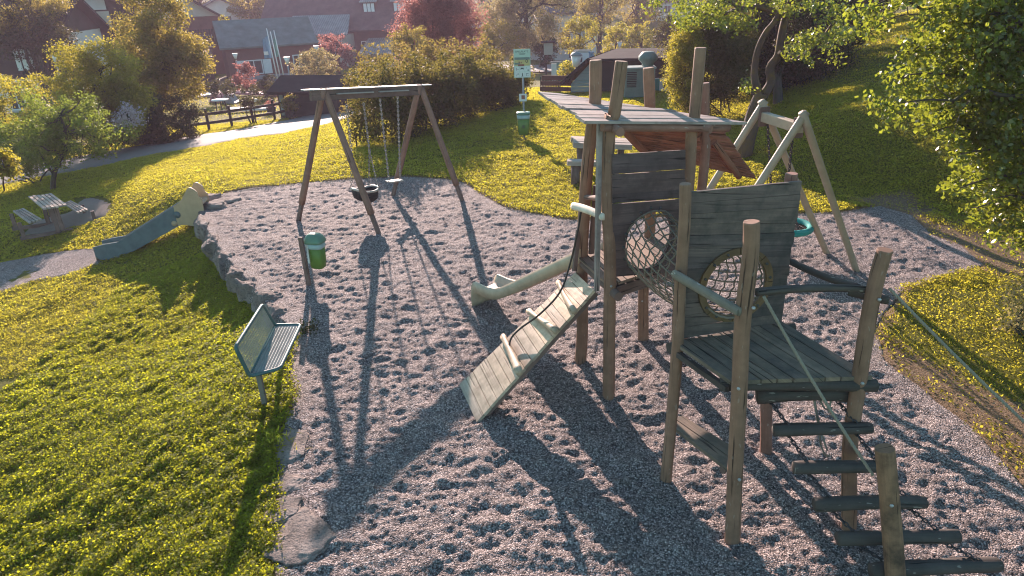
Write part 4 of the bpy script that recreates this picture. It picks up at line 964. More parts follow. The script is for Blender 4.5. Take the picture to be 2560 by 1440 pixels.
# ------------------------------------------------------------------ litter bins and the sign
def bin_(name, label, c, rz, post_pts, sc=1.0, open_lid=False):
    """c: centre of the body's bottom"""
    t = thing(name, label, 'litter bin', c); X = V3([math.cos(rz), math.sin(rz), 0]); Yv = V3([-math.sin(rz), math.cos(rz), 0]); b = len([0]) ; m = MB()
    def shell(m, rows, n=20, pw=.5):
        b = len(m.v)
        for hx, hy, h in rows:
            for k in range(n):
                a = 2 * math.pi * k / n; m.v.append(c + X * hx * np.sign(math.cos(a)) * abs(math.cos(a)) ** pw + Yv * hy * np.sign(math.sin(a)) * abs(math.sin(a)) ** pw + zv * h)
        for i in range(len(rows) - 1):
            for k in range(n): m.face([b + i * n + k, b + i * n + (k + 1) % n, b + (i + 1) * n + (k + 1) % n, b + (i + 1) * n + k], [(0, 0)] * 4, True)
        m.face([b + k for k in reversed(range(n))], [(0, 0)] * n, False); m.face([b + (len(rows) - 1) * n + k for k in range(n)], [(0, 0)] * n, False)
    s = sc; shell(m, [(.085 * s, .07 * s, 0), (.105 * s, .085 * s, .012 * s), (.118 * s, .095 * s, .12 * s), (.13 * s, .105 * s, .40 * s)]); m.build('body', M['green'], t)
    m = MB(); shell(m, [(.134 * s, .109 * s, .34 * s), (.139 * s, .114 * s, .36 * s), (.138 * s, .113 * s, .43 * s)]); m.build('liner_bag', M['bag'], t)
    m = MB()
    if not open_lid: shell(m, [(.150 * s, .125 * s, .425 * s), (.158 * s, .132 * s, .44 * s), (.156 * s, .13 * s, .465 * s), (.135 * s, .112 * s, .50 * s), (.12 * s, .098 * s, .53 * s), (.09 * s, .07 * s, .56 * s), (.02 * s, .02 * s, .57 * s)])
    else: shell(m, [(.142 * s, .118 * s, .425 * s), (.15 * s, .125 * s, .445 * s), (.142 * s, .118 * s, .47 * s), (.10 * s, .08 * s, .48 * s)])
    ld = m.build('lid', M['lid'], t)
    if open_lid:
        m = MB(); m.prism([c - X * .09 - Yv * .05 + zv * .478, c + X * .06 - Yv * .05 + zv * .478, c + X * .06 + Yv * .06 + zv * .50, c - X * .09 + Yv * .06 + zv * .50], zv * .02); m.build('hatch', M['lime'], ld)
        m = MB(); m.tube([c - Yv * .105 * s + X * .04 * math.cos(a) + zv * (.25 + .04 * math.sin(a)) for a in np.linspace(0, 2 * math.pi, 18, endpoint=False)], .006, 6, closed=True)
        m.tube([c - Yv * .107 * s + X * .008 + zv * .225, c - Yv * .107 * s + zv * .25, c - Yv * .107 * s + X * -.006 + zv * .27], .007, 6); m.build('emblem', M['signd'], t)
    return t, X, Yv
gb = at(773, 712); bc_ = V3([gb[0] + .165, gb[1] + .10, .25])
bn, X, Yv = bin_('litter_bin', 'green litter bin with a domed grey-green lid on its post in the gravel', bc_, -.25, None, 1.0)
m = MB(); tp_ = onpost(gb, 752, 602); m.bar(G3(gb, -.2), tp_ + zv * .06, .07, .035, side=X); m.build('post', M['beam'], bn)
m = MB(); m.bar(tp_ * .99 + V3([.06, .05, -.05]) - zv * .30, tp_ + V3([.07, .05, -.0]), .03, .02, side=X); m.build('bracket', M['steel'], bn)

gs = ground(1311, 348); SG = thing('sign_post', 'tall steel post with a pale green playground rules board near the hedge', 'sign', gs)
top = onpost(gs, 1306, 122)
m = MB(); m.tube([V3([gs[0], gs[1], gs[2] - .3]), V3([gs[0], gs[1], top[2] - .05])], .028, 12); m.build('pole', M['greyp'], SG)
bw, bh = .47, .77; bcx = V3([gs[0] - .02, gs[1] - .045, top[2] - bh / 2]); fx = nrm(V3([1, -.05, 0])); fn = V3([fx[1], -fx[0], 0])
def rect(m, u0, v0, u1, v1, off, th): # u right, v up from the board's centre
    q = lambda u, v: bcx + fx * u + zv * v + fn * off
    m.prism([q(u0, v0), q(u1, v0), q(u1, v1), q(u0, v1)], fn * th, U=fx)
m = MB(); rect(m, -bw / 2, -bh / 2, bw / 2, bh / 2, 0, .012); sb = m.build('sign_board', M['signg'], SG)
m = MB(); rect(m, -.215, -.06, .215, .15, .012, .002); m.build('picture_panel', M['signy'], sb)
m = MB(); rect(m, -.215, .10, .215, .165, .0145, .002); rect(m, -.215, -.03, -.05, .02, .0145, .002); m.build('hill_band', M['kiosk'], sb)
m = MB(); rect(m, -.12, -.075, .06, -.02, .0145, .002); rect(m, -.10, .01, -.06, .05, .0145, .002); rect(m, -.04, .0, -.01, .04, .0145, .002); m.build('sand_hut', M['signr'], sb)
m = MB(); c_ = bcx + fx * .13 + zv * .06 + fn * .015; m.tube([c_ + fx * .03 * math.cos(a) + zv * .04 * math.sin(a) for a in np.linspace(0, 2 * math.pi, 16, endpoint=False)], .008, 6, closed=True); m.build('tyre_drawing', M['signd'], sb)
m = MB()
for i in range(3):
    for j in range(2): rect(m, -.215 + i * .147, -.375 + j * .152, -.215 + i * .147 + .138, -.375 + j * .152 + .143, .012, .003)
m.build('pictogram_tile', M['signw'], sb)
m = MB()
def pic(i, j, parts):
    x, y = -.146 + i * .147, -.303 + j * .152
    for (u0, v0, u1, v1) in parts: rect(m, x + u0, y + v0, x + u1, y + v1, .0152, .0015)
pic(0, 0, [(-.02, -.01, .02, .0), (-.035, -.045, -.025, -.005), (.02, .0, .035, .04)]); pic(1, 0, [(-.012, -.05, .012, .03), (-.007, .03, .007, .05), (-.03, -.05, .03, -.04)]); pic(2, 0, [(-.04, .02, .03, .03), (-.04, -.04, -.03, .03), (.0, -.04, .03, -.03)])
pic(0, 1, [(-.02, -.04, -.01, .04), (.01, -.01, .045, .0)]); pic(1, 1, [(-.045, .0, .04, .035), (-.045, -.02, -.03, .0), (.02, -.03, .032, .0)]); pic(2, 1, [(.0, -.045, .05, -.02), (-.04, .01, -.03, .05)])
m.build('pictogram', M['signd'], sb)
def words(txt, size, pos, mat, parent, name='lettering', xdir=fx, n=fn):
    cu = bpy.data.curves.new(name, 'FONT'); cu.body = txt; cu.size = size; cu.align_x = 'CENTER'; cu.align_y = 'CENTER'; cu.extrude = .0012; cu.materials.append(mat)
    tmp = bpy.data.objects.new('tmp', cu); C.objects.link(tmp); bpy.context.view_layer.update(); me = bpy.data.meshes.new_from_object(tmp.evaluated_get(bpy.context.evaluated_depsgraph_get())); bpy.data.objects.remove(tmp)
    me.materials.clear(); me.materials.append(mat); o = bpy.data.objects.new(name, me); C.objects.link(o); up = V3([0, 0, 1]); mm = Matrix([[xdir[i], up[i], n[i]] for i in range(3)]).to_4x4(); mm.translation = Vector(tuple(pos)); o.matrix_world = mm; bpy.context.view_layer.update()
    o.matrix_basis = mm; adopt(o, parent); return o
words('SPIELPLATZ', .072, bcx + zv * .315 + fn * .0138, M['signd'], sb)
m = MB(); rect(m, -.09, .255, .10, .265, .012, .0015); rect(m, -.07, .238, .08, .246, .012, .0015); m.build('small_print', M['signd'], sb)
np_ = onpost(gs, 1308, 243); m = MB(); q0 = np_ + fn * .03
m.prism([q0 - fx * .115 - zv * .11, q0 + fx * .10 - zv * .11, q0 + fx * .10 + zv * .10, q0 - fx * .115 + zv * .10], fn * .01); nt_ = m.build('notice', M['signw'], SG)
m = MB(); m.prism([q0 + fn * .011 - fx * .05 - zv * .05, q0 + fn * .011 + fx * .05 - zv * .05, q0 + fn * .011 + fx * .05 + zv * .06, q0 + fn * .011 - fx * .05 + zv * .06], fn * .002); m.build('notice_print', M['signr'], nt_)
b2 = onpost(gs, 1306, 333); bin_('litter_bin', 'bright green litter bin with an open lime hatch hung on the sign pole', V3([gs[0] - .02, gs[1] - .17, b2[2]]), -.05, None, 1.35, True)

# ------------------------------------------------------------------ wire bench
fb, ff, nf, nb_ = at(687, 813, .45), at(752, 811, .46), at(668, 921, .46) * 0 + at(700, 921, .46), at(624, 941, .45)
btf, btn = at(656, 761, .86), at(588, 868, .86)
BN = thing('wire_bench', 'green tube-framed wire mesh bench facing the gravel pit', 'bench', at(648, 1000))
def wiremesh(m, a, b, c, d, du, r):
    """wires across the quad a-b-c-d"""
    a, b, c, d = map(V3, (a, b, c, d)); nu = int(np.linalg.norm(b - a) / du); nv = int(np.linalg.norm(d - a) / (du * 2.4))
    for i in range(1, nu): t = i / nu; m.tube([a + (b - a) * t, d + (c - d) * t], r, 4, cap=False)
    for i in range(1, nv): t = i / nv; m.tube([a + (d - a) * t, b + (c - b) * t], r, 4, cap=False)
m = MB(); wiremesh(m, fb, nb_, nf, ff, .014, .0040); m.build('seat', M['mesh'], BN)
m = MB(); wiremesh(m, fb, nb_, btn, btf, .018, .0034); m.build('backrest', M['mesh'], BN)
def rounded(pts, r=.06):
    out = []; n = len(pts)
    for i in range(n):
        p, q, s_ = V3(pts[i - 1]), V3(pts[i]), V3(pts[(i + 1) % n]); a = q + nrm(p - q) * r; b = q + nrm(s_ - q) * r
        for t in np.linspace(0, 1, 5): out.append(a * (1 - t) ** 2 + q * 2 * t * (1 - t) + b * t * t)
    return out
m = MB(); m.tube(rounded([fb + 0, ff, nf, nb_, btn, btf]), .021, 10, closed=True); m.build('frame', M['frame'], BN)
m = MB(); m.tube([fb, nb_], .016, 8); m.build('hinge_bar', M['frame'], BN)
for k in (.10, .90):
    a = nb_ + (fb - nb_) * k; b = nf + (ff - nf) * k; m = MB(); g0 = V3([a[0] + .06, a[1], -.25]); m.bar(g0, V3([a[0] + .06, a[1], .42]), .05, .05, side=(1, 0, 0)); m.bar(a + V3([0, 0, -.03]), b - (b - a) * .25 + V3([0, 0, -.03]), .045, .04)
    m.build('leg', M['benchleg'], BN)

# ------------------------------------------------------------------ low slide on the slope
sT, sB = at(508, 520, 0.0), at(254, 645, -1.0); dS = nrm(V3([sB[0] - sT[0], sB[1] - sT[1], 0])); runS = np.linalg.norm((sB - sT)[:2]); sS = V3([-dS[1], dS[0], 0]); sS = sS if sS[1] < 0 else -sS
LS = thing('slope_slide', 'low slide with blue sides and a beige top lying down the grassy slope', 'slide', sB)
def side_panel(off, r0, r1, mat, name, wav):
    """cheek of the slide: outline by run and height over the bed"""
    up, lo = [], []
    for t in np.linspace(r0, r1, 26):
        up.append(t); 
    P = lambda t, h: V3([sT[0], sT[1], 0]) + dS * (t * runS) + sS * off + zv * h
    bed = lambda t: np.interp(t, [-.02, .06, .16, .78, .90, 1.0], [.16, .14, .06, -.72, -.75, -.77])
    def topz(t):
        hump = .22 * math.exp(-((t - .05) / .07) ** 2); return bed(t) + np.interp(t, [0, .15, .2, .9, 1.0], [.16, .15, .145, .13, .10]) + hump - (.10 if t < -.01 else 0)
    T_ = np.linspace(r0, r1, 40)
    poly = [P(t, topz(t)) for t in T_] + [P(t, bed(t) - np.interp(t, [0, .2, .85, .96, 1], [.55, .30, .22, .22, .12])) for t in T_[::-1]]
    if wav:   # jigsaw edge between the two colours
        pass
    m = MB(); m.prism(poly, sS * .03, U=dS); return m.build(name, mat, LS)
for off in (.19, -.22):
    side_panel(off, -.035, .22, M['beige'], 'top_cheek', False); side_panel(off + (.0 if off > 0 else 0), .221, 1.0, M['blue'], 'side_cheek', False)
tt_ = .235; bedz = lambda t: np.interp(t, [-.02, .06, .16, .78, .90, 1.0], [.16, .14, .06, -.72, -.75, -.77])
m = MB()
for dx_, rr_, mt in ((.0, .075, 'k'),):
    c_ = V3([sT[0], sT[1], 0]) + dS * ((.205) * runS) + sS * .222 + zv * (bedz(.21) - .05); m.disc_shell([(rr_, 0), (rr_, .008), (0, .0085)], c_, sS, 18)
m.build('jigsaw_knob', M['blue'], LS)
m = MB(); c_ = V3([sT[0], sT[1], 0]) + dS * ((.245) * runS) + sS * .222 + zv * (bedz(.25) - .19); m.disc_shell([(.06, 0), (.06, .008), (0, .0085)], c_, sS, 18); m.build('jigsaw_knob', M['beige'], LS)
chute('bed', V3([sT[0], sT[1], 0]), dS, sS, [(t * runS, float(bedz(t))) for t in np.linspace(-.03, .99, 40)] + [(runS * 1.0, -.84), (runS * 1.003, -1.0)], .38, .03, M['chute'], LS)

# ------------------------------------------------------------------ picnic tables
zt = T1z(*at(130, 560, -1.2)[:2])
def pic_table():
    t0 = [at(70, 490, zt + .75), at(131, 483, zt + .75), at(169, 511, zt + .75), at(108, 521, zt + .75)]
    T_ = thing('picnic_table', 'weathered picnic table with two fixed benches on trodden soil', 'picnic table', (*(sum(t0) / 4)[:2], zt))
    m = MB(); planks(m, t0[0], t0[3], t0[2], t0[1], 6, .04, .02, .01, up=(0, 0, 1)); m.build('table_top', M['table'], T_)
    for q in ([(32, 527), (60, 519), (107, 546), (72, 556)], [(158, 507), (178, 500), (222, 522), (195, 532)]):
        p = [at(*a, zt + .45) for a in q]; m = MB(); planks(m, p[0], p[3], p[2], p[1], 4, .04, .02, .01, up=(0, 0, 1)); m.build('bench_board', M['table'], T_)
    for k in (.2, .8):
        m = MB(); a = t0[0] * (1 - k) + t0[3] * k; b = t0[1] * (1 - k) + t0[2] * k; mid_ = (a + b) / 2; w = nrm(b - a)
        m.bar(V3([*(a + w * .15)[:2], zt + .03]) - w * .75, V3([*(b - w * .15)[:2], zt + .03]) + w * .75, .08, .08)
        m.bar(V3([*(a + w * .2)[:2], zt]), V3([*(a + w * .22)[:2], zt + .72]), .09, .07, side=w); m.bar(V3([*(b - w * .2)[:2], zt]), V3([*(b - w * .22)[:2], zt + .72]), .09, .07, side=w)
        for s_ in (-1, 1):
            e = mid_ + w * s_ * (np.linalg.norm(b - a) / 2 + .52); m.bar(V3([*e[:2], zt]), V3([*e[:2], zt + .42]), .08, .07, side=w)
        m.build('trestle', M['beam'], T_)
pic_table()
gl = ground(1475, 440); zl = gl[2]
PT = thing('log_table', 'heavy log table and bench standing on the lawn behind the climbing frame', 'picnic table', gl)
m = MB(); a, b = atD(1436, 357, 15.9), atD(1580, 362, 16.2); planks(m, a + V3([0, 0, 0]), b, b + V3([0, .8, .0]), a + V3([0, .8, 0]), 4, .12, .02, .02, up=(0, 0, 1)); m.build('table_top', M['table'], PT)
m = MB(); c, d = atD(1420, 404, 15.0), atD(1560, 408, 15.2); planks(m, c, d, d + V3([0, .32, 0]), c + V3([0, .32, 0]), 2, .10, .02, .02, up=(0, 0, 1)); m.build('bench_board', M['table'], PT)
for p, h in ((a, a[2]), (b, b[2])):
    for k in (.08, .9):
        q = V3([*(a * (1 - k) + b * k)[:2], 0]) + V3([0, .4, 0])
    m = MB(); q = p + (b - a) * (.14 if p is a else -.14) + V3([0, .4, 0]); m.tube([V3([q[0], q[1], T1z(q[0], q[1]) - .1]), V3([q[0], q[1], p[2] - .12])], .085, 12, wob=.05); m.build('log_leg', M['beam'], PT)
for p in (c, d):
    m = MB(); q = p + (d - c) * (.15 if p is c else -.15) + V3([0, .16, 0]); m.tube([V3([q[0], q[1], T1z(q[0], q[1]) - .1]), V3([q[0], q[1], p[2] - .10])], .10, 12, wob=.05); m.build('log_leg', M['beam'], PT)

# ------------------------------------------------------------------ rail fence, picket fence, lamps, flags
def rail_fence(name, label, pts, h, mat, rails=(.38, .8), rh=.13):
    F = thing(name, label, 'fence', pts[0]); P = [V3(p) for p in pts]
    for i, p in enumerate(P):
        m = MB(); m.bar(p - zv * .2, p + zv * h, .1, .1, side=(1, 0, 0)); m.build('fence_post', mat, F)
    for r in rails:
        m = MB()
        for a, b in zip(P[:-1], P[1:]): d = nrm(b - a); m.bar(a + zv * r - V3([0, .07, 0]) - d * .04, b + zv * r - V3([0, .07, 0]) + d * .04, rh, .035)
        m.build('fence_rail', mat, F)
rail_fence('rail_fence', 'dark two-rail timber fence along the upper side of the path', [ground(px, py) for px, py in ((480, 333), (524, 327), (581, 319), (634, 310), (688, 301), (742, 290))], 1.05, M['fence'])
gp = [ground(1352 + 12 * i, 232 + .4 * i) for i in range(5)]
PF = thing('picket_fence', 'low dark picket fence between hedge and dark hut', 'fence', gp[0])
for r in (.15, .5):
    m = MB(); m.bar(gp[0] + zv * r, gp[-1] + zv * r, .06, .03); m.build('fence_rail', M['fence'], PF)
m = MB()
for k in np.linspace(0, 1, 13): p = gp[0] * (1 - k) + gp[-1] * k - V3([0, .03, 0]); m.bar(p - zv * .05, p + zv * .72, .05, .02, side=(1, 0, 0))
m.build('pickets', M['fence'], PF)
def lamp(px, py, top_y, D, label, lantern=False):
    g = atD(px, py, D); g = V3([g[0], g[1], T1z(g[0], g[1])]); tp2 = atD(px, top_y, D)[2]
    L = thing('street_lamp', label, 'street lamp', g, 'street lamps of the village'); m = MB(); hgt = tp2 - g[2]
    m.tube([g - zv * .2, g + zv * (hgt - .5)], .045, 10); m.build('pole', M['greyp'], L); m = MB(); k = .48
    if lantern:
        m.disc_shell([(.14, 0), (.26, .48)], g + zv * (hgt - .5), seg=6, cap0=True, cap1=True); m.build('lantern', M['lampw'], L)
        m = MB(); m.disc_shell([(.30, 0), (.20, .12), (.03, .18)], g + zv * (hgt - .02), seg=6, cap0=True); m.build('cap', M['greyp'], L)
    else:
        m.disc_shell([(.06, .1), (.40 * k, .48), (.34 * k, .50)], g + zv * (hgt - .5), seg=12, cap0=True, cap1=True); m.build('lamp_shade', M['lampw'], L)
        m = MB(); m.disc_shell([(.44 * k, 0), (.44 * k, .03)], g + zv * (hgt + .0), seg=12, cap0=True, cap1=True); m.build('cap', M['greyp'], L)
lamp(151, 195, 137, 52, 'street lamp before the dark chalet at the far left street')
lamp(725, 198, 143, 47, 'street lamp above the small hut roof, beside the flagpoles')
lamp(800, 190, 115, 56, 'street lamp with the brightest shade, behind the round bush')
lamp(594, 172, 134, 58, 'street lamp in front of the barn door')
lamp(1440, 205, 138, 33, 'hexagonal lantern lamp left of the dark hut roof', True)
lamp(1548, 150, 106, 60, 'street lamp among the yellow trees beyond the yard')
for i, (px, ty, by_, fl_) in enumerate(((687, 70, 183, 'bluep'), (694, 78, 178, None), (702, 75, 172, 'tealp'))):
    g = atD(px + 6, by_, 58 + i); g = V3([g[0], g[1], T1z(g[0], g[1])]); hz_ = atD(px, ty, 58 + i)[2] - g[2]
    FP = thing('flagpole', ['white flagpole with a blue flag', 'bare white flagpole between the two flags', 'white flagpole with a narrow green flag'][i], 'flagpole', g); m = MB(); m.tube([g, g + V3([-.25, 0, hz_])], [.06, .035], 8); m.build('pole', M['whitep'], FP)
    if fl_:
        m = MB(); w = .55 if i == 0 else .28; x0 = -.05; L = hz_ * (.36 if i == 0 else .34); top = g + V3([-.24, 0, hz_ - .5]); n = 8
        for k in range(n):
            for s_ in range(2): pass
        b = 0; rowsn = 9
        for r in range(rowsn):
            for k in range(n): m.v.append(top + V3([-(w * k / (n - 1)) * (.8 + .2 * r / rowsn), .08 * math.sin(k * 1.4 + r * .3), -L * r / (rowsn - 1) - .25 * (k / (n - 1)) * (1 - r / rowsn)]))
        for r in range(rowsn - 1):
            for k in range(n - 1): m.face([r * n + k, r * n + k + 1, (r + 1) * n + k + 1, (r + 1) * n + k], [(0, 0)] * 4, True)
        fo = m.build('flag', M[fl_], FP)
        if i == 0: m = MB(); m.box(top + V3([-.32, -.12, -L * .85]), .34, .02, .25); m.build('flag_emblem', M['whitep'], fo)

# ------------------------------------------------------------------ buildings
def house(name, label, c, yaw, L, Wd, wh, rh, ov, wall, roof, wins=(), gable=None, hip=0.0, roof_asym=0.0, cat='house'):
    """ridge along local x; long front wall at local -y; wins: (face, u, z, w, h, shutters)"""
    H = thing(name, label, cat, c); ca, sa = math.cos(yaw), math.sin(yaw); X = V3([ca, sa, 0]); Yv = V3([-sa, ca, 0]); c = V3(c)
    q = lambda x, y, z: c + X * x + Yv * y + zv * z
    m = MB(); m.prism([q(-L / 2, -Wd / 2, -1.5), q(L / 2, -Wd / 2, -1.5), q(L / 2, Wd / 2, -1.5), q(-L / 2, Wd / 2, -1.5)], zv * (wh + 1.5), U=X); m.build('wall', M[wall], H)
    m = MB()
    for s_ in (-1, 1):
        x = s_ * L / 2; xi = s_ * (L / 2 - .25); hh = rh * (1 - hip)
        yy = Wd / 2 * hip
        poly = [q(xi, -Wd / 2, wh + .003), q(xi, Wd / 2, wh + .003), q(xi, yy, wh + hh), q(xi, -yy, wh + hh)] if hip else [q(xi, -Wd / 2, wh + .003), q(xi, Wd / 2, wh + .003), q(xi, 0, wh + rh - .05)]
        m = MB(); m.prism(poly, X * s_ * .25, U=Yv); m.build('gable', M[gable or wall], H)
    m = MB(); sl = rh / (Wd / 2); th = .18; e = ov; hx = hip * Wd / 2 * 1.0
    for s_ in (-1, 1):
        lo = q(-L / 2 - e, s_ * (Wd / 2 + e), wh - sl * e); lo2 = q(L / 2 + e, s_ * (Wd / 2 + e), wh - sl * e); r1 = q(L / 2 + e - hx * 1.2, 0, wh + rh); r0 = q(-L / 2 - e + hx * 1.2, 0, wh + rh)
        if hip:
            k = 1 - hip; ml = q(-L / 2 - e, s_ * (Wd / 2) * hip, wh + rh * k); mr = q(L / 2 + e, s_ * (Wd / 2) * hip, wh + rh * k); poly = [lo, lo2, mr, r1, r0, ml]
        else: poly = [lo, lo2, q(L / 2 + e, 0, wh + rh), q(-L / 2 - e, 0, wh + rh)]
        nn_ = nrm(np.cross(X, Yv * -s_ * 1 + zv * sl)); nn_ = nn_ if nn_[2] > 0 else -nn_; m.prism(poly, nn_ * th, U=X)
    if hip:
        for s_ in (-1, 1):
            k = 1 - hip; x = s_ * (L / 2 + e); m.prism([q(x, -Wd / 2 * hip, wh + rh * k), q(x, Wd / 2 * hip, wh + rh * k), q(s_ * (L / 2 + e - hx * 1.2), 0, wh + rh)], zv * th, U=Yv)
    rf = m.build('roof', M[roof], H)
    for wi in wins:
        fc, u, z, w, h = wi[:5]; sh = wi[5] if len(wi) > 5 else None
        if fc == 'f': o_, U_, N_ = q(u, -Wd / 2, z), X, -Yv
        elif fc == 'l': o_, U_, N_ = q(-L / 2, u, z), -Yv, -X
        else: o_, U_, N_ = q(L / 2, u, z), Yv, X
        m = MB(); fr_ = .09
        for (a, b, cc, d) in ((-w / 2, 0, w / 2, fr_), (-w / 2, h - fr_, w / 2, h), (-w / 2, fr_, -w / 2 + fr_, h - fr_), (w / 2 - fr_, fr_, w / 2, h - fr_), (-.035, fr_, .035, h - fr_)):
            m.prism([o_ + U_ * a + zv * b, o_ + U_ * cc + zv * b, o_ + U_ * cc + zv * d, o_ + U_ * a + zv * d], N_ * .07, U=U_)
        wn = m.build('window', M['whitep'], H)
        m = MB(); m.prism([o_ + U_ * (-w / 2 + .05) + zv * .05 + N_ * .005, o_ + U_ * (w / 2 - .05) + zv * .05 + N_ * .005, o_ + U_ * (w / 2 - .05) + zv * (h - .05) + N_ * .005, o_ + U_ * (-w / 2 + .05) + zv * (h - .05) + N_ * .005], N_ * .025, U=U_); m.build('pane', M['glass'], wn)
        if sh:
            for s_ in (-1, 1): m = MB(); a = s_ * (w / 2 + w * .27); m.prism([o_ + U_ * (a - w * .24) + N_ * .004, o_ + U_ * (a + w * .24) + N_ * .004, o_ + U_ * (a + w * .24) + zv * h + N_ * .004, o_ + U_ * (a - w * .24) + zv * h + N_ * .004], N_ * .05, U=U_); m.build('shutter', M[sh], wn)
    return H, q, X, Yv, rf
def balcony(H, q, x0, x1, y0, y1, z, mat, h=1.0):
    m = MB(); m.prism([q(x0, y0, z), q(x1, y0, z), q(x1, y1, z), q(x0, y1, z)], zv * .15)
    n = int(abs(x1 - x0) / .22) + 1
    for i in range(n + 1):
        x = x0 + (x1 - x0) * i / n; m.bar(q(x, y0 + .04, z + .15), q(x, y0 + .04, z + h), .12, .04, side=nrm(q(1, 0, 0) - q(0, 0, 0)))
    m.bar(q(x0, y0 + .04, z + h), q(x1, y0 + .04, z + h), .1, .12); m.build('balcony', M[mat], H)
def site(px, py, D):
    g = atD(px, py, D); return V3([g[0], g[1], T1z(g[0], g[1])])
zroof = lambda px, py, D: atD(px, py, D)[2]
# shingled barn with the grey-green half-hipped roof
c = site(676, 185, 72); zt_ = zroof(690, 47, 74) - c[2]; ze_ = zroof(700, 108, 69) - c[2]
BH, q, X, Yv, rf = house('shingled_barn', 'barn with a steep grey-green shingled roof and red boarded front', c, R(24), 7.6, 6.4, ze_, zt_ - ze_, .45, 'wallr', 'rfgreen', [('f', -1.6, .75, 1.5, 1.25, 'whitep'), ('f', 2.4, 1.1, 1.1, 1.1)], 'wallg', 0, cat='barn')
m = MB(); m.prism([q(-3.7, -3.25, -.5), q(3.7, -3.25, -.5), q(3.7, -3.25, .65), q(-3.7, -3.25, .65)], Yv * .3, U=X); m.build('plinth', M['greyp'], BH)
m = MB(); m.prism([q(-9.5, -5.4, 2.6), q(-4.9, -5.6, 2.6), q(-4.9, -1.6, 2.9), q(-9.5, -1.6, 2.9)], zv * .1, U=X)
for x, y in ((-9.3, -5.2), (-7.2, -5.3), (-5.1, -5.4)): m.bar(q(x, y, -.5), q(x, y, 2.6), .12, .12)
m.build('porch', M['wallr'], BH)
m = MB(); m.prism([q(-9.2, -1.7, -.4), q(-5.0, -1.7, -.4), q(-5.0, -1.7, 2.58), q(-9.2, -1.7, 2.58)], Yv * .12, U=X); m.build('porch_wall', M['walld'], BH)
m = MB(); m.prism([q(-8.0, -1.85, -.4), q(-7.5, -1.85, -.4), q(-7.5, -1.85, 2.3), q(-8.0, -1.85, 2.3)], Yv * -.05, U=X); m.build('porch_door', M['wallg'], BH)
# large guest house with two dormers and a bay
c = site(905, 165, 92); zt_ = zroof(905, -40, 97) - c[2]; ze_ = zroof(960, 58, 88) - c[2]
GH, q, X, Yv, rf = house('guest_house', 'large guest house with a broad brown roof, two dormers and a glazed bay', c, R(-5), 19, 10, ze_, zt_ - ze_, .8, 'wallr', 'rfred', [('f', 4.3, 1.2, 1.2, 1.5), ('f', 2.3, 1.2, 1.2, 1.5), ('f', 6.5, 1.2, 1.0, 1.5)])
sl = (zt_ - ze_) / 5.0
for x in (2.7, 6.3):
    yb = -3.7; zb = ze_ + (5 + yb) * sl; m = MB(); m.prism([q(x - .75, yb, zb), q(x + .75, yb, zb), q(x + .75, yb, zb + 1.25), q(x - .75, yb, zb + 1.25)], Yv * 1.6, U=X); dm = m.build('dormer', M['wallr'], GH)
    m = MB(); m.prism([q(x - 1.0, yb - .35, zb + 1.22), q(x + 1.0, yb - .35, zb + 1.22), q(x + 1.0, yb + 2.2, zb + 2.0), q(x - 1.0, yb + 2.2, zb + 2.0)], zv * .1, U=X); m.build('dormer_roof', M['rfpale'], dm)
    m = MB()
    for a in (-.45, 0, .45): m.prism([q(x + a - .18, yb - .004, zb + .2), q(x + a + .18, yb - .004, zb + .2), q(x + a + .18, yb - .004, zb + 1.1), q(x + a - .18, yb - .004, zb + 1.1)], Yv * -.06, U=X)
    m.build('window', M['whitep'], dm)
m = MB(); m.prism([q(-6.4, -8.2, -1), q(.9, -8.2, -1), q(.9, -5.0, -1), q(-6.4, -5.0, -1)], zv * (ze_ - .9 + 1), U=X); by2 = m.build('bay', M['wallc'], GH)
m = MB(); m.prism([q(-7.0, -8.9, ze_ - .85), q(1.4, -8.9, ze_ - .85), q(.6, -4.6, ze_ + 1.0), q(-6.2, -4.6, ze_ + 1.0)], zv * .15, U=X); m.build('bay_roof', M['rfpale'], by2)
for x in (-5.3, -2.9, -.5):
    m = MB()
    for a in (-.85, -.02, .8): m.prism([q(x + a, -8.204, ze_ - 3.0), q(x + a + .08, -8.204, ze_ - 3.0), q(x + a + .08, -8.204, ze_ - 1.5), q(x + a, -8.204, ze_ - 1.5)], Yv * -.08, U=X)
    m.bar(q(x - .85, -8.25, ze_ - 3.04), q(x + .9, -8.25, ze_ - 3.04), .1, .1); m.bar(q(x - .85, -8.25, ze_ - 1.48), q(x + .9, -8.25, ze_ - 1.48), .1, .1)
    wn = m.build('window', M['whitep'], by2); m = MB(); m.prism([q(x - .85, -8.206, ze_ - 3.0), q(x + .88, -8.206, ze_ - 3.0), q(x + .88, -8.206, ze_ - 1.5), q(x - .85, -8.206, ze_ - 1.5)], Yv * -.03, U=X); m.build('pane', M['glass'], wn)
m = MB(); m.prism([q(3.0, -9.5, -1), q(7.6, -9.5, -1), q(7.6, -5.1, -1), q(3.0, -5.1, -1)], zv * 2.6, U=X); an_ = m.build('annex', M['wallc'], GH)
m = MB(); m.prism([q(2.6, -10, 1.55), q(8.0, -10, 1.55), q(8.0, -5.1, 2.9), q(2.6, -5.1, 2.9)], zv * .12, U=X); m.build('annex_roof', M['rfpale'], an_)
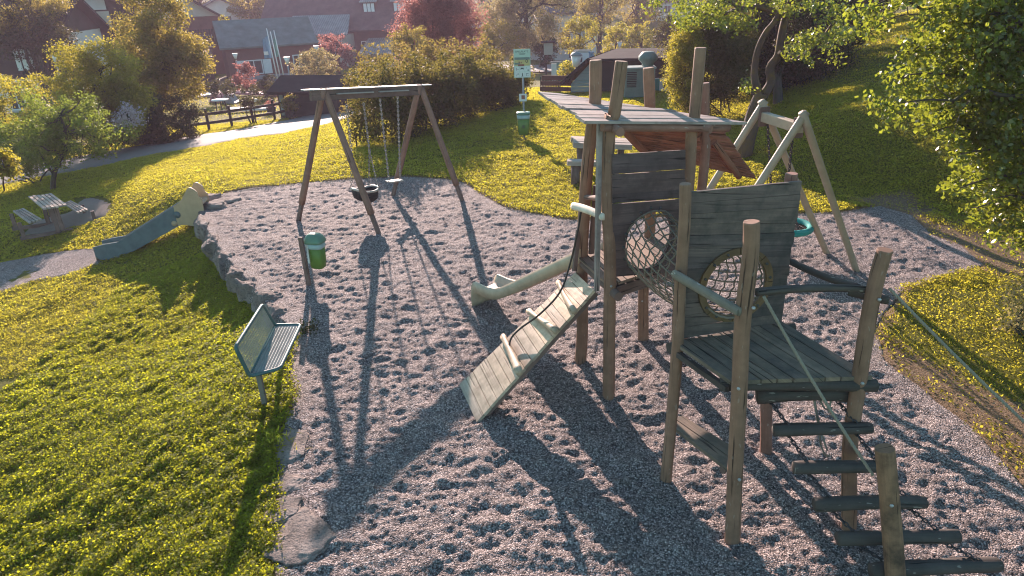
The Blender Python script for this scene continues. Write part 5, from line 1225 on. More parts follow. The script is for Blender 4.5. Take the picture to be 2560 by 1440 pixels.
# dark chalets at the left
gc_ = atD(238, 185, 63); yw = R(140); c = V3([gc_[0] + math.cos(yw) * 6, gc_[1] + math.sin(yw) * 6, 0]); c[2] = T1z(gc_[0], gc_[1]); zt_ = zroof(250, -26, 63) - c[2]; ze_ = zroof(165, 26, 61) - c[2]
H1, q, X, Yv, rf = house('dark_chalet', 'dark timber chalet with a white gable panel above its balcony', c, yw, 12, 8.4, ze_, zt_ - ze_, 1.0, 'walld', 'rfgrey', [('l', -2.2, .9, 1.2, 1.3), ('l', 2.0, .9, 1.2, 1.3)], 'walld')
m = MB(); y0 = 0; xf = -6.12
m.prism([q(xf, -1.9, ze_ - .1), q(xf, 1.9, ze_ - .1), q(xf, 1.5, ze_ + 1.1), q(xf, 0, ze_ + 1.5), q(xf, -1.9, ze_ + .9)], X * -.1, U=Yv); m.build('gable_panel', M['wallw'], H1)
m = MB(); m.prism([q(xf - .1, -2.0, ze_ - 1.35), q(xf - .1, 2.0, ze_ - 1.35), q(xf - .1, 2.0, ze_ - .2), q(xf - .1, -2.0, ze_ - .2)], X * -.05, U=Yv); m.build('loggia', M['wallc'], H1)
m = MB()
for zz_ in (ze_ - 2.9, ze_ - 5.2):
    m.prism([q(xf - 1.1, -4.2, zz_), q(xf, -4.2, zz_), q(xf, 4.2, zz_), q(xf - 1.1, 4.2, zz_)], zv * .15, U=Yv)
    for i in range(34): yy = -4.2 + 8.4 * i / 33; m.bar(q(xf - 1.06, yy, zz_ + .15), q(xf - 1.06, yy, zz_ + 1.05), .18, .04, side=Yv)
m.build('balcony', M['walld'], H1)
m = MB()
for i in range(4):
    for j in range(2): m.prism([q(-3.5 + i * .9, -4.4 + j * 1.1, ze_ + .55 + (zt_ - ze_) * (.1 + j * .22)), q(-2.75 + i * .9, -4.4 + j * 1.1, ze_ + .55 + (zt_ - ze_) * (.1 + j * .22)), q(-2.75 + i * .9, -3.5 + j * 1.1, ze_ + .55 + (zt_ - ze_) * (.28 + j * .22)), q(-3.5 + i * .9, -3.5 + j * 1.1, ze_ + .55 + (zt_ - ze_) * (.28 + j * .22))], zv * .08)
m.build('solar_panel', M['steel'], rf)
c = site(60, 200, 60); ze_ = zroof(45, 88, 58) - c[2]
FH, q, X, Yv, rf = house('farmhouse', 'farmhouse with white ground floor and dark boarded upper storey behind the left trees', c, R(8), 8.5, 8, ze_, 2.2, .7, 'wallw', 'rfdark', [('f', -2.9, .5, 1.0, 1.0, 'kiosk'), ('f', 1.2, .3, 1.0, 1.8), ('f', 2.9, .5, 1.0, 1.0)], 'walld')
m = MB(); m.prism([q(-4.3, -4.02, ze_ * .48), q(4.3, -4.02, ze_ * .48), q(4.3, -4.02, ze_ - .02), q(-4.3, -4.02, ze_ - .02)], Yv * -.12, U=X); m.build('upper_boards', M['walld'], FH)
m = MB(); [m.prism([q(1.9 + k * .38, -4.15, ze_ * .58), q(2.18 + k * .38, -4.15, ze_ * .58), q(2.18 + k * .38, -4.15, ze_ * .85), q(1.9 + k * .38, -4.15, ze_ * .85)], Yv * -.05, U=X) for k in range(4)]; m.build('window', M['whitep'], FH)
c = site(172, 168, 61); m = MB(); m.box(c + V3([0, 0, -.6]), 2.6, .5, 3.6, R(-20)); o = m.build('garden_wall', M['wallw']); tag(o, 'white rendered garden wall lit by the sun beside the left street lamp', 'wall')
gc_ = atD(472, 150, 80); yw = R(116); c = V3([gc_[0] + math.cos(yw) * 5, gc_[1] + math.sin(yw) * 5, 0]); c[2] = T1z(gc_[0], gc_[1]); zt_ = zroof(440, -12, 80) - c[2]; ze_ = zroof(548, 40, 79) - c[2]
H3, q, X, Yv, rf = house('boarded_chalet', 'chalet with a long dark gable roof just left of the shingled barn', c, yw, 10, 7.2, ze_, zt_ - ze_ + .3, .9, 'wallr', 'rfdark', [('l', -2.0, 2.6, 1.3, 1.2), ('l', 1.6, 2.6, 1.3, 1.2), ('l', -.4, .2, 2.0, 1.6)], 'wallc')
m = MB()
zz_ = ze_ - 2.2
m.prism([q(-6.2, -4.4, zz_), q(-5.05, -4.4, zz_), q(-5.05, 4.4, zz_), q(-6.2, 4.4, zz_)], zv * .15, U=Yv)
for i in range(36): yy = -4.4 + 8.8 * i / 35; m.bar(q(-6.15, yy, zz_ + .15), q(-6.15, yy, zz_ + 1.05), .18, .04, side=Yv)
m.build('balcony', M['walld'], H3)
c = site(555, 60, 112); zt_ = zroof(545, 2, 112) - c[2]; ze_ = zroof(575, 24, 110) - c[2]
house('pale_house', 'small pale house with a grey roof peeping above the boarded chalet', c, R(112), 8, 6, ze_, zt_ - ze_ + .3, .6, 'wallw', 'rfgrey', [('l', -.8, ze_ - 2.0, 1.1, 1.3), ('l', 2.0, ze_ - 2.0, 1.1, 1.3)])
c = site(620, 42, 120); house('low_shed', 'low pale building behind the trees over the barn roof', c, 0, 6, 5, zroof(620, 38, 118) - c[2], .8, .4, 'wallc', 'rfgrey')
c = site(1395, 85, 95); zt_ = zroof(1400, -25, 97) - c[2]; ze_ = zroof(1420, 22, 92) - c[2]
house('white_house', 'white house with a grey roof half hidden by trees, near the top centre', c, R(-14), 9, 8.5, ze_, zt_ - ze_, .9, 'wallw', 'rfgrey', [('f', 1.6, 2.0, 1.6, 1.4), ('f', 2.6, .2, 1.2, 1.3)])
for i, (px, py, ty, ey, D, L, yaw, lab) in enumerate(((1660, 42, -12, 18, 125, 10, -8, 'white house with a dark roof at the top right of the village'), (1685, 45, -18, 14, 140, 9, 12, 'white gabled house behind the topmost dark roof'), (1225, 95, 40, 62, 105, 7, 5, 'sunlit pale building glimpsed between copper tree and willow'), (30, 40, -20, 8, 85, 9, 10, 'house with a shiny roof at the top left corner'))):
    c = site(px, py, D); ze_ = max(2.2, zroof(px, ey, D) - c[2]); zt_ = max(ze_ + 1.2, zroof(px, ty, D) - c[2])
    house('village_house', lab, c, R(yaw), L, 8, ze_, zt_ - ze_, .7, 'wallw', ['rfdark', 'rfgrey', 'rfpale', 'rfpale'][i], [('f', -2.5, ze_ - 1.9, 1.1, 1.2), ('f', .2, ze_ - 1.9, 1.1, 1.2), ('f', 2.5, ze_ - 1.9, 1.1, 1.2)])
# mini golf hut
c = site(800, 268, 39); ze_ = zroof(800, 222, 38.5) - c[2]; zt_ = zroof(800, 190, 40) - c[2]
MH, q, X, Yv, rf = house('golf_hut', 'small dark timber hut with a low gable roof beside the rail fence', c, R(-12), 3.3, 2.6, ze_, zt_ - ze_, .35, 'walld', 'rfdark', cat='hut')
m = MB(); m.prism([q(-1.55, -1.304, .1), q(-1.35, -1.304, .1), q(-1.35, -1.304, 1.4), q(-1.55, -1.304, 1.4)], Yv * -.04, U=X); m.build('price_board', M['wallg'], MH)
m = MB(); m.prism([q(-.7, -1.304, .75), q(1.3, -1.304, .75), q(1.3, -1.304, 1.5), q(-.7, -1.304, 1.5)], Yv * -.03, U=X); m.build('hatch', M['fence'], MH)
m = MB(); m.bar(q(-1.98, -1.7, ze_ - .16), q(-1.98, 0, zt_ + .12), .14, .04); m.bar(q(-1.98, 1.7, ze_ - .16), q(-1.98, 0, zt_ + .12), .14, .04); m.build('barge_board', M['rfred'], rf)
# dark hut with the grey-green gable behind the climbing frame
c = site(1500, 225, 31); ze_ = zroof(1430, 208, 30.5) - c[2]; zt_ = zroof(1475, 152, 31) - c[2]
a, b = site(1412, 214, 30), site(1660, 190, 36)
DH = thing('dark_hut', 'dark hut with a steep plank gable and black roof behind the climbing frame', 'hut', c)
rx = nrm(V3([.97, .24, 0])); ry = V3([-rx[1], rx[0], 0]); pk = atD(1474, 153, 30); ev = atD(1413, 210, 30); q = lambda x, y, z: V3([pk[0], pk[1], 0]) + rx * x + ry * y + zv * z
zt2, ze2 = pk[2], ev[2]; hw_ = 1.35; zg = T1z(pk[0], pk[1]) - .6
fxv = nrm(V3([1, -.12, 0])); wl_ = (pk - ev)[0]
G = lambda u, y, z: V3([pk[0], pk[1], 0]) + fxv * u + V3([0.45, 1, 0]) * y + zv * z
m = MB()
for i in range(9):
    z0 = zg + .6 + (ze2 + (zt2 - ze2) * .9 - zg - .6) * i / 9; z1 = zg + .6 + (ze2 + (zt2 - ze2) * .9 - zg - .6) * (i + 1) / 9 - .012
    u0 = -wl_ * max(0, (zt2 - .1 - max(z0, ze2)) / (zt2 - ze2)) * .86; u0b = -wl_ * max(0, (zt2 - .1 - max(z1, ze2)) / (zt2 - ze2)) * .86
    m.prism([G(u0, 0, z0), G(.0, 0, z0), G(.0, 0, z1), G(u0b, 0, z1)], V3([0, -.05 - .004 * (i % 2), 0]), U=fxv)
m.build('gable_boards', M['wallg'], DH)
m = MB(); m.prism([G(0.02, .0, zg), G(3.6, .0, zg), G(3.6, .0, zt2 - .02), G(.02, 0, zt2 - .02)], V3([0, .2, 0]), U=fxv); m.build('wall', M['walld'], DH)
m = MB(); m.prism([G(-wl_ - .05, -.35, ze2 - .02), G(-wl_ - .05, 3.5, ze2 - .02), G(.06, 3.5, zt2 + .03), G(.06, -.35, zt2 + .03)], V3([-.06, 0, .12])); m.prism([G(.065, -.35, zt2 + .03), G(4.3, -.35, zt2 + .01), G(3.6, 3.5, zt2 + .03), G(.065, 3.5, zt2 + .05)], zv * .1); m.build('roof', M['rfdark'], DH)
m = MB()
for k in range(3): m.bar(G(-wl_ - 1.2, .3 + k * .1, zg + .75 + .22 * k), G(-wl_ * .75, .2 + k * .1, zg + .72 + .22 * k), .18, .04)
m.build('side_planks', M['wallr'], DH)
# electricity kiosk
c = site(1597, 240, 27.5); KX = nrm(V3([1, -.04, 0])); KY = V3([-KX[1], KX[0], 0]); zt2 = zroof(1600, 170, 27.5) - c[2]
K = thing('utility_cabinet', 'tall green-grey utility cabinet with louvres and a pipe cowl on top', 'cabinet', c); kq = lambda x, y, z: c + KX * x + KY * y + zv * z; w = .58
m = MB(); m.prism([kq(-w, -.3, -.3), kq(w - .05, -.3, -.3), kq(w - .05, .3, -.3), kq(-w, .3, -.3)], zv * (zt2 + .3)); m.build('body', M['kiosk'], K)
m = MB(); m.prism([kq(-w - .03, -.34, zt2), kq(w - .02, -.34, zt2), kq(w - .02, .34, zt2), kq(-w - .03, .34, zt2)], zv * .06); m.build('cap', M['wallg'], K)
m = MB()
for i in range(9): m.bar(kq(-w + .06, -.315, zt2 - .12 - i * .065), kq(-w + .42, -.315, zt2 - .12 - i * .065), .03, .02)
m.build('louvre', M['rfdark'], K)
m = MB(); p0 = kq(.28, 0, zt2 + .06); m.disc_shell([(.22, 0), (.22, .10), (.36, .24), (.36, .36), (.22, .52), (.0, .53)], p0, seg=8); m.build('cowl', M['kiosk'], K)
# smaller things beyond the hut
g = site(1455, 150, 62); TR = thing('box_trailer', 'small white box trailer parked in the yard', 'trailer', g); m = MB(); m.box(g + zv * .55, 1.7, 1.1, 1.1, R(-10)); m.build('body', M['whitep'], TR)
m = MB(); m.tube([g + V3([.45, -.60, .32]), g + V3([.42, -.78, .32])], .32, 14); m.build('wheel', M['rubber'], TR)
m = MB(); [m.box(g + V3([-.55 + .4 * k, -.60 + .07 * (1 - k), .9]), .22, .05, .4, R(-10)) for k in (0, 1)]; m.build('window', M['glass'], TR); m = MB(); m.box(g + zv * 1.65, 1.4, 1.0, .18, R(-10)); m.build('roof_box', M['wallc'], TR)
g = site(1371, 150, 57); KB = thing('notice_case', 'roofed notice case on a post left of the trailer', 'notice case', g); m = MB(); zz_ = zroof(1371, 103, 57) - g[2]; m.bar(g, g + zv * (zz_ - .9), .2, .2); m.build('post', M['fence'], KB); m = MB(); m.box(g + zv * (zz_ - 1.0), .7, .3, .9); m.build('case', M['wallc'], KB); m = MB(); m.box(g + zv * (zz_ - .1), 1.1, .7, .1); m.build('roof', M['rfdark'], KB)
g = site(1392, 188, 40); PB = thing('poster_stand', 'glazed stand with a pale poster left of the lantern lamp', 'poster stand', g); m = MB(); zz_ = zroof(1392, 155, 40) - g[2]; [m.bar(g + V3([x, 0, -.2]), g + V3([x, 0, zz_]), .06, .06) for x in (-.32, .5)]; m.bar(g + V3([-.35, 0, zz_]), g + V3([.53, 0, zz_]), .06, .06); m.build('frame', M['greyp'], PB); m = MB(); m.box(g + V3([-.16, 0, .05]), .28, .04, zz_ - .12); m.build('poster', M['whitep'], PB); m = MB(); m.box(g + V3([.22, 0, .05]), .46, .03, zz_ - .1); m.build('backing', M['tealp'], PB)
g = site(1668, 225, 30); BB = thing('banner_board', 'white and pale green board standing behind the utility cabinet', 'board', g); zz_ = zroof(1668, 196, 30) - g[2]; m = MB(); m.box(g + zv * .02, 1.25, .06, zz_); m.build('panel', M['whitep'], BB); m = MB(); m.box(g + V3([-.12, -.045, .15]), .12, .02, zz_ - .25); m.build('emblem', M['signd'], BB); m = MB(); m.box(g + V3([-.5, -.045, .02]), .3, .02, zz_ - .02); m.build('edge_band', M['tealp'], BB)
g = site(1478, 152, 55); m = MB(); zz_ = zroof(1478, 132, 55) - g[2]; m.box(g, .32, .32, zz_); m.box(g + zv * zz_, .4, .4, .08); o = m.build('waste_column', M['bluep']); tag(o, 'slim blue column at the edge of the yard by the hut ridge', 'column')
# mini golf
def slab(name, label, quad, h, mat, cat='golf lane', lift=.05):
    p = [ground(*q_) for q_ in quad]; z = max(a[2] for a in p); m = MB(); m.prism([V3([a[0], a[1], z + lift]) for a in p], zv * h); o = m.build(name, M[mat]); tag(o, label, cat); return o, z
slab('golf_lane', 'long white mini golf lane nearest the rail fence', [(570, 284), (575, 281), (690, 272), (688, 277)], .12, 'whitep')
slab('golf_lane', 'long reddish mini golf lane along the far hedge', [(590, 243), (592, 239), (712, 238), (712, 243)], .12, 'pinkp')
slab('golf_lane', 'grey mini golf lane left of the pink hump', [(495, 248), (497, 243), (534, 239), (534, 243)], .12, 'greyp')
for (x0, x1, y, mat, lab) in ((524, 562, 256, 'pinkp', 'pink humped mini golf obstacle'), (555, 590, 259, 'greyp', 'grey humped mini golf obstacle beside the pink one')):
    a, b = ground(x0, y), ground(x1, y + 2); m = MB(); n = 10; d = b - a
    for i in range(n):
        t0_, t1_ = i / n, (i + 1) / n; h0, h1 = .1 + .55 * max(0, math.sin(math.pi * min(1, t0_ * 1.2))) , .1 + .55 * max(0, math.sin(math.pi * min(1, t1_ * 1.2)))
        m.prism([a + d * t0_, a + d * t1_, a + d * t1_ + zv * h1, a + d * t0_ + zv * h0], V3([.05, .9, 0]))
    o = m.build('golf_obstacle', M[mat]); tag(o, lab, 'golf obstacle')
g = ground(555, 277); TB = thing('round_table', 'round white-topped table on the mini golf lawn', 'table', g); m = MB(); m.disc_shell([(.48, 0), (.50, .02), (.50, .05), (0, .055)], g + zv * .62, cap0=True, seg=24); m.build('table_top', M['whitep'], TB)
for k in range(4): m = MB(); a_ = k * math.pi / 2 + .4; m.bar(g + V3([math.cos(a_) * .3, math.sin(a_) * .3, -.05]), g + V3([math.cos(a_) * .25, math.sin(a_) * .25, .62]), .06, .06); m.build('leg', M['fence'], TB)
for (px, py, lab) in ((644, 270, 'small white number plate by the dark golf shrub'), (531, 238, 'small white plate near the far golf hedge')):
    g = ground(px, py); t = thing('number_plate', lab, 'sign', g); m = MB(); m.bar(g, g + zv * .35, .04, .04); m.build('stake', M['fence'], t); m = MB(); m.box(g + zv * .35, .26, .04, .2); m.build('plate', M['whitep'], t)
g = ground(680, 285); t = thing('flower_tub', 'timber tub with flowers by the rail fence', 'planter', g); m = MB(); m.disc_shell([(.2, -.05), (.28, .4), (.24, .4), (0, .36)], g, seg=14); m.build('tub', M['fence'], t)
v, f = leafcloud(g + V3([0, 0, .52]) + np.random.default_rng(3).normal(size=(260, 3)) * V3([.15, .15, .12]), .10); o = fastmesh('flowers', v, f, M['lf_red']); adopt(o, t)

# ------------------------------------------------------------------ trees, hedges, shrubs
TRG = np.random.default_rng(99)
def clumped(centres, radii, per, size, rg, outward=.5, aspect=.6, squash=.8):
    """leaves in ragged clumps; returns verts, faces"""
    P, Nn = [], []
    for c, r in zip(centres, radii):
        n = max(6, int(per * (r ** 2)));
        d = rg.normal(size=(n, 3)); d /= np.linalg.norm(d, axis=1)[:, None]
        rad = r * (rg.random(n) ** .45) * (0.7 + .55 * rg.random(n)); q = d * rad[:, None] * V3([1, 1, squash]); ax = nrm(rg.normal(size=3) * V3([1, 1, .5]) + V3([0, 0, .45])); q = q + ax * (q @ ax)[:, None] * .7; P.append(c + q); Nn.append(d)
    P = np.concatenate(P); Nn = np.concatenate(Nn)
    return leafcloud(P, size, Nn * outward + V3([0, 0, .35]), .75, aspect, rg, .0)
def crown_points(c, rx, ry, rz, n, rg, top=.0, hollow=.35, taper=0.0):
    out = []
    while len(out) < n:
        d = rg.normal(size=3); d /= np.linalg.norm(d); k = hollow + (1 - hollow) * rg.random() ** .5; p = d * k
        if taper and rg.random() < taper * max(0, p[2]) * (abs(p[0]) + abs(p[1])): continue
        out.append(V3(c) + p * V3([rx, ry, rz]))
    return np.array(out)
def limb(p, q, rg, bend=.12, n=6):
    p, q = V3(p), V3(q); L = np.linalg.norm(q - p); return [p + (q - p) * t + (rg.normal(size=3) * L * bend * math.sin(math.pi * t) * .5 if 0 < t < 1 else 0) + V3([0, 0, L * .06 * math.sin(math.pi * t)]) for t in np.linspace(0, 1, n)]
def tree(name, label, px0, py0, px1, py1, D, leaf='lf_green', dens=1.0, clump=.20, base=None, trunk=True, group=None, cat='tree', leafpx=1.9, ncl=None, hollow=.35, depth=1.0, taper=0.0, rtr=None, seed=None, low=.92, bark='barkt', limbs=10):
    """a tree whose crown fills the picture box at distance D"""
    rg = np.random.default_rng(seed if seed is not None else int(px0 * 7 + py0 * 13 + 1000) % 99991)
    if D is None: g_ = ground((px0 + px1) / 2, py1); D = math.hypot(g_[0], g_[1])
    c = atD((px0 + px1) / 2, (py0 + py1) / 2, D); Ds = np.linalg.norm(c - CAMP); k = Ds / FOC
    rx, rz = (px1 - px0) / 2 * k, (py1 - py0) / 2 * k * 1.02; ry = (rx * .9) * depth
    if base is None: g = V3([c[0], c[1], T1z(c[0], c[1])])
    else: g = ground(*base)
    T_ = thing(name, label, cat, g, group)
    clump = min(clump, .22) if min(rx, rz) > .8 else clump; ncl = int(ncl * 1.7) if ncl else None; cl = clump * min(rx, rz) * (1.2 if min(rx, rz) < 1 else 1); n = ncl or int(np.clip(2.0 * (rx * rz) / (cl * cl), 16, 130))
    P = crown_points(c, rx - cl * .6, ry - cl * .6, rz - cl * .6, n, rg, hollow=hollow, taper=taper)
    # nothing below the soil
    P[:, 2] = np.maximum(P[:, 2], Tz(P[:, 0], P[:, 1]) + cl * .5)
    sz = leafpx * 2.1 * k; per = dens * 15.0 / (sz * sz); R_ = cl * (.7 + .6 * rg.random(len(P)))
    v, f = clumped(P, R_, per, sz, rg); cr = fastmesh('crown' if trunk else 'foliage', v, f, M[leaf]); adopt(cr, T_)
    if trunk:
        m = MB(); tp_ = c + V3([0, 0, rz * .35]); r0 = rtr or max(.06, .035 * (c[2] + rz - g[2]))
        mid_ = g * .5 + c * .5 + V3([*(rg.normal(size=2) * .05 * rx), 0]); sp = smooth([g - V3([0, 0, .3]), g + (mid_ - g) * .5, c - V3([0, 0, rz * .3]), tp_], 4)
        m.tube(sp, list(np.linspace(r0, r0 * .25, len(sp))), 9, wob=.06)
        for i in range(min(limbs, n)):
            e = P[rg.integers(len(P))]; s_ = sp[int(len(sp) * rg.uniform(.35, .9))]; m.tube(limb(s_, e, rg), list(np.linspace(r0 * .38, r0 * .08, 6)), 6, cap=False)
        m.build('trunk', M[bark], T_)
    else:
        m = MB()
        for i in range(4 if False else 5): e = P[rg.integers(len(P))]; m.tube(limb(g + V3([rg.normal() * .2 * rx, rg.normal() * .2 * ry, -.2]), e, rg), list(np.linspace(.03, .008, 6)), 5, cap=False)
        m.build('stems', M['barkt'], T_)
    return T_, c, (rx, ry, rz)
VT = 'trees and shrubs between the lawn and the village'
tree('ash_tree', 'tall feathery ash in autumn green standing between round tree and barn', 308, -10, 505, 258, 36, 'lf_olive', 1.0, .22, (397, 300), leafpx=2.4, taper=.5, hollow=.2, ncl=70, seed=4)
tree('round_tree', 'dense pyramidal green tree beside the tall ash', 163, 102, 350, 345, 31, 'lf_yel', 1.1, .24, (265, 345), leafpx=2.0, taper=1.2, ncl=75, seed=8)
tree('young_tree', 'young tree with a slim bare trunk beside the path', 15, 232, 300, 405, 25, 'lf_green', .75, .26, (128, 476), leafpx=2.2, hollow=.15, ncl=44, rtr=.09, seed=5, limbs=16)
tree('dark_shrub', 'dark shrub mass under the ash, touching the path', 300, 238, 490, 372, 33, 'lf_dark', 1.2, .25, trunk=False, cat='shrub', ncl=60, seed=2)
tree('dark_shrub', 'deep green shrub behind the slim bare trunk of the young tree', 140, 280, 330, 385, 32, 'lf_dark', 1.2, .3, trunk=False, cat='shrub', seed=3)
tree('broad_shrub', 'broad yellow-green shrub at the left edge above the path', -70, 195, 190, 320, 30, 'lf_yel', 1.0, .24, trunk=False, cat='shrub', seed=6)
tree('broad_shrub', 'low dark shrub at the left edge directly above the path', -60, 310, 170, 425, 27.5, 'lf_green', 1.0, .26, trunk=False, cat='shrub', seed=7)
tree('small_spruce', 'small pointed conifer between street and round tree', 130, 180, 168, 250, 41, 'lf_yel', 1.2, .4, leafpx=1.8, cat='tree', taper=2.5, hollow=.1, seed=9)
tree('flowering_shrub', 'flowering shrub with pale blossom before the dark shrub mass', 286, 258, 350, 325, 29, 'flower', .4, .4, (310, 360), leafpx=1.8, cat='shrub', seed=12)
tree('sapling', 'slender sapling with yellow leaves cut by the left picture edge', -25, 378, 38, 442, 20, 'lf_yel', .8, .4, (8, 472), leafpx=3.0, rtr=.03, ncl=16, seed=13)
tree('maple_tree', 'maple with sunlit orange-green crown at the top left corner', -60, -70, 150, 78, 55, 'lf_olive', 1.0, .24, seed=14)
tree('yew_tree', 'dark tree between farmhouse and dark chalet', 20, 40, 160, 178, 53.5, 'lf_dark', 1.1, .24, seed=15)
tree('yew_tree', 'dark broad tree left of the white garden wall', 85, 60, 190, 200, 55, 'lf_dark', 1.1, .3, seed=16)
for i, (a, b, c, d, D, lf, lab) in enumerate(((560, -70, 680, 46, 108, 'lf_olive', 'sunlit tree behind the left end of the barn ridge'), (650, -80, 790, 48, 112, 'lf_red', 'reddish tree behind the right end of the barn ridge'), (545, 38, 582, 110, 76, 'lf_yel', 'narrow yellow-green tree between boarded chalet and barn'), (430, -60, 560, 12, 120, 'lf_olive', 'hazy tree over the roof of the pale house'))):
    tree('village_tree', lab, a, b, c, d, D, lf, 1.0, .25, seed=20 + i, group=VT)
tree('copper_beech', 'copper-leaved tree with red foliage right of the guest house', 985, -40, 1205, 205, 50, 'lf_red', 1.0, .20, seed=30, ncl=85)
tree('hazel_bush', 'tall hazel with yellowish leaves in front of the copper tree', 975, 62, 1085, 205, 42, 'lf_olive', 1.0, .26, seed=31)
tree('round_bush', 'round bush between flagpoles and guest house', 722, 125, 852, 205, 54, 'lf_pale', 1.1, .28, trunk=False, cat='shrub', seed=32)
tree('purple_plum', 'dark purple tree in front of the glazed bay', 800, 82, 885, 178, 74, 'lf_red', 1.1, .3, seed=33)
for i, (a, b, c, d, D, lab) in enumerate(((600, 238, 652, 272, 37, 'low dark shrub on the mini golf lawn'), (706, 232, 742, 284, 37.2, 'clipped bush against the end wall of the small hut'), (585, 160, 645, 235, 56, 'reddish bush before the barn plinth'), (500, 200, 600, 240, 50, 'low dark hedge shrub behind the mini golf lawn, left part'), (600, 205, 720, 240, 50, 'low dark hedge shrub behind the mini golf lawn, right part'), (640, 190, 700, 225, 52, 'small bush near the foot of the flagpoles'))):
    tree('garden_shrub', lab, a, b, c, d, D, ['lf_dark', 'lf_olive', 'lf_red', 'lf_dark', 'lf_dark', 'lf_dark'][i], 1.1, .34, trunk=False, cat='shrub', seed=40 + i)
# the hedge by the swings, one long thicket
def hedge(name, label, path, w, h, leaf, dens, size, seed, ragged=.28, n=150):
    rg = np.random.default_rng(seed); path = np.array(path); T_ = thing(name, label, 'hedge', (*path[0][:2], T1z(*path[0][:2]))); L = np.r_[0, np.cumsum(np.hypot(*np.diff(path[:, :2], axis=0).T))]; P, R_ = [], []
    for i in range(n):
        s_ = rg.random() * L[-1]; x = np.interp(s_, L, path[:, 0]); y = np.interp(s_, L, path[:, 1]); hh = np.interp(s_, L, h); ww = np.interp(s_, L, w); a = rg.uniform(-1, 1); zt = rg.random() ** .85; r = rg.uniform(.22, .46)
        kk = math.sqrt(max(0, 1 - (zt * .9) ** 3)); px_, py_ = x + rg.normal() * .2, y + a * ww * kk + rg.normal() * .1
        P.append([px_, py_, T1z(px_, py_) + .2 + zt * (hh - .35) + rg.normal() * ragged * .4]); R_.append(r)
    for i in range(n // 5):   # shoots sticking out of the top
        s_ = rg.random() * L[-1]; x = np.interp(s_, L, path[:, 0]); y = np.interp(s_, L, path[:, 1]); hh = np.interp(s_, L, h); P.append([x, y + rg.uniform(-.7, .7), T1z(x, y) + hh + rg.random() * .45]); R_.append(rg.uniform(.10, .2))
    v, f = clumped(np.array(P), R_, dens * 9.0 / (size * size), size, rg); o = fastmesh('foliage', v, f, M[leaf]); adopt(o, T_)
    m = MB()
    for i in range(26): e = P[rg.integers(len(P))]; m.tube(limb([e[0] + rg.normal() * .2, e[1] + rg.normal() * .2, T1z(e[0], e[1]) - .1], e, rg), list(np.linspace(.035, .01, 6)), 5, cap=False)
    m.build('stems', M['barkt'], T_)
hp = [ground(845, 378) + V3([0.55, 1.4, 0]), ground(960, 370) + V3([0, 1.5, 0]), ground(1080, 335) + V3([0, 1.6, 0]), ground(1190, 296) + V3([0, 1.5, 0]), ground(1300, 262) + V3([0, 1.2, 0])]
hh_ = [htop(p, *proj(p)[0][:2] * V3([1, 0]) + V3([0, t])) - p[2] for p, t in zip(hp, (196, 182, 165, 150, 165))]
hedge('mixed_hedge', 'thick mixed hedge with yellowish tips behind the timber swing', hp, [1.5, 1.6, 1.7, 1.6, 1.3], hh_, 'lf_hedge', 1.3, .085, 5, n=330)
hp2 = [ground(890, 250), ground(1000, 232), ground(1120, 215), ground(1230, 200)]
hp2 = [atD(890, 235, 33), atD(1000, 215, 34), atD(1110, 200, 35), atD(1240, 185, 36)]; hp2 = [V3([p[0], p[1], T1z(p[0], p[1])]) for p in hp2]
hedge('shrub_border', 'taller sunlit shrub border rising behind the mixed hedge', hp2, [1.2] * 4, [zroof(900, 150, 33) - hp2[0][2], zroof(1000, 110, 34) - hp2[1][2], zroof(1110, 118, 35) - hp2[2][2], zroof(1240, 118, 36) - hp2[3][2]], 'lf_hedge2', 1.0, .12, 6, n=190)
# trees of the middle distance, right of the centre
tree('willow_tree', 'many-stemmed willow with grey-green haze of leaves, top centre', 1200, -80, 1430, 135, 66, 'lf_pale', .75, .20, (1318, 145), hollow=.4, seed=50, rtr=.42, ncl=60, limbs=22)
for i, (a, b, c, d, D, lf, lab) in enumerate(((1170, 50, 1300, 165, 60, 'lf_olive', 'bushy tree at the foot of the willow'), (1090, 20, 1180, 110, 72, 'lf_red', 'dark tree behind the copper beech'), (1400, 40, 1500, 150, 66, 'lf_yel', 'yellow-green tree in front of the white house'), (1440, -60, 1560, 90, 82, 'lf_olive', 'tall brownish tree right of the white house'), (1500, 55, 1580, 145, 68, 'lf_yel', 'small yellow tree behind the trailer'), (1560, 55, 1650, 150, 66, 'lf_yel', 'small yellow tree left of the dark spruce'), (1540, -70, 1650, 70, 90, 'lf_olive', 'tall tree before the topmost white houses'), (1630, 40, 1700, 150, 60, 'lf_dark', 'dark tree right of the lamp in the yard'), (1330, 95, 1400, 165, 58, 'lf_dark', 'dark bush beside the roofed notice case'), (1385, 150, 1450, 215, 37, 'lf_yel', 'light shrub behind the poster stand'), (1545, 118, 1605, 160, 40, 'lf_yel', 'yellow shrub showing over the dark hut roof'))):
    tree('yard_tree', lab, a, b, c, d, D, lf, 1.0, .27, seed=60 + i, group=VT)
tree('spruce_tree', 'thin dark spruce left of the big laurel', 1640, -20, 1700, 170, 52, 'lf_dark', 1.1, .3, taper=3.0, hollow=.05, ncl=40, seed=80)
tree('laurel_bush', 'large glossy bush behind the post tops, sunlit on its left flank', 1675, 10, 1890, 285, 23, 'lf_hedge', 1.1, .22, (1790, 285), trunk=False, cat='shrub', ncl=95, leafpx=2.0, seed=81)
tree('dark_yew', 'tall dark evergreen behind the leaning trunk', 1770, -130, 2130, 265, 26.5, 'lf_dark', 1.1, .2, (1950, 262), ncl=95, leafpx=2.3, seed=82)
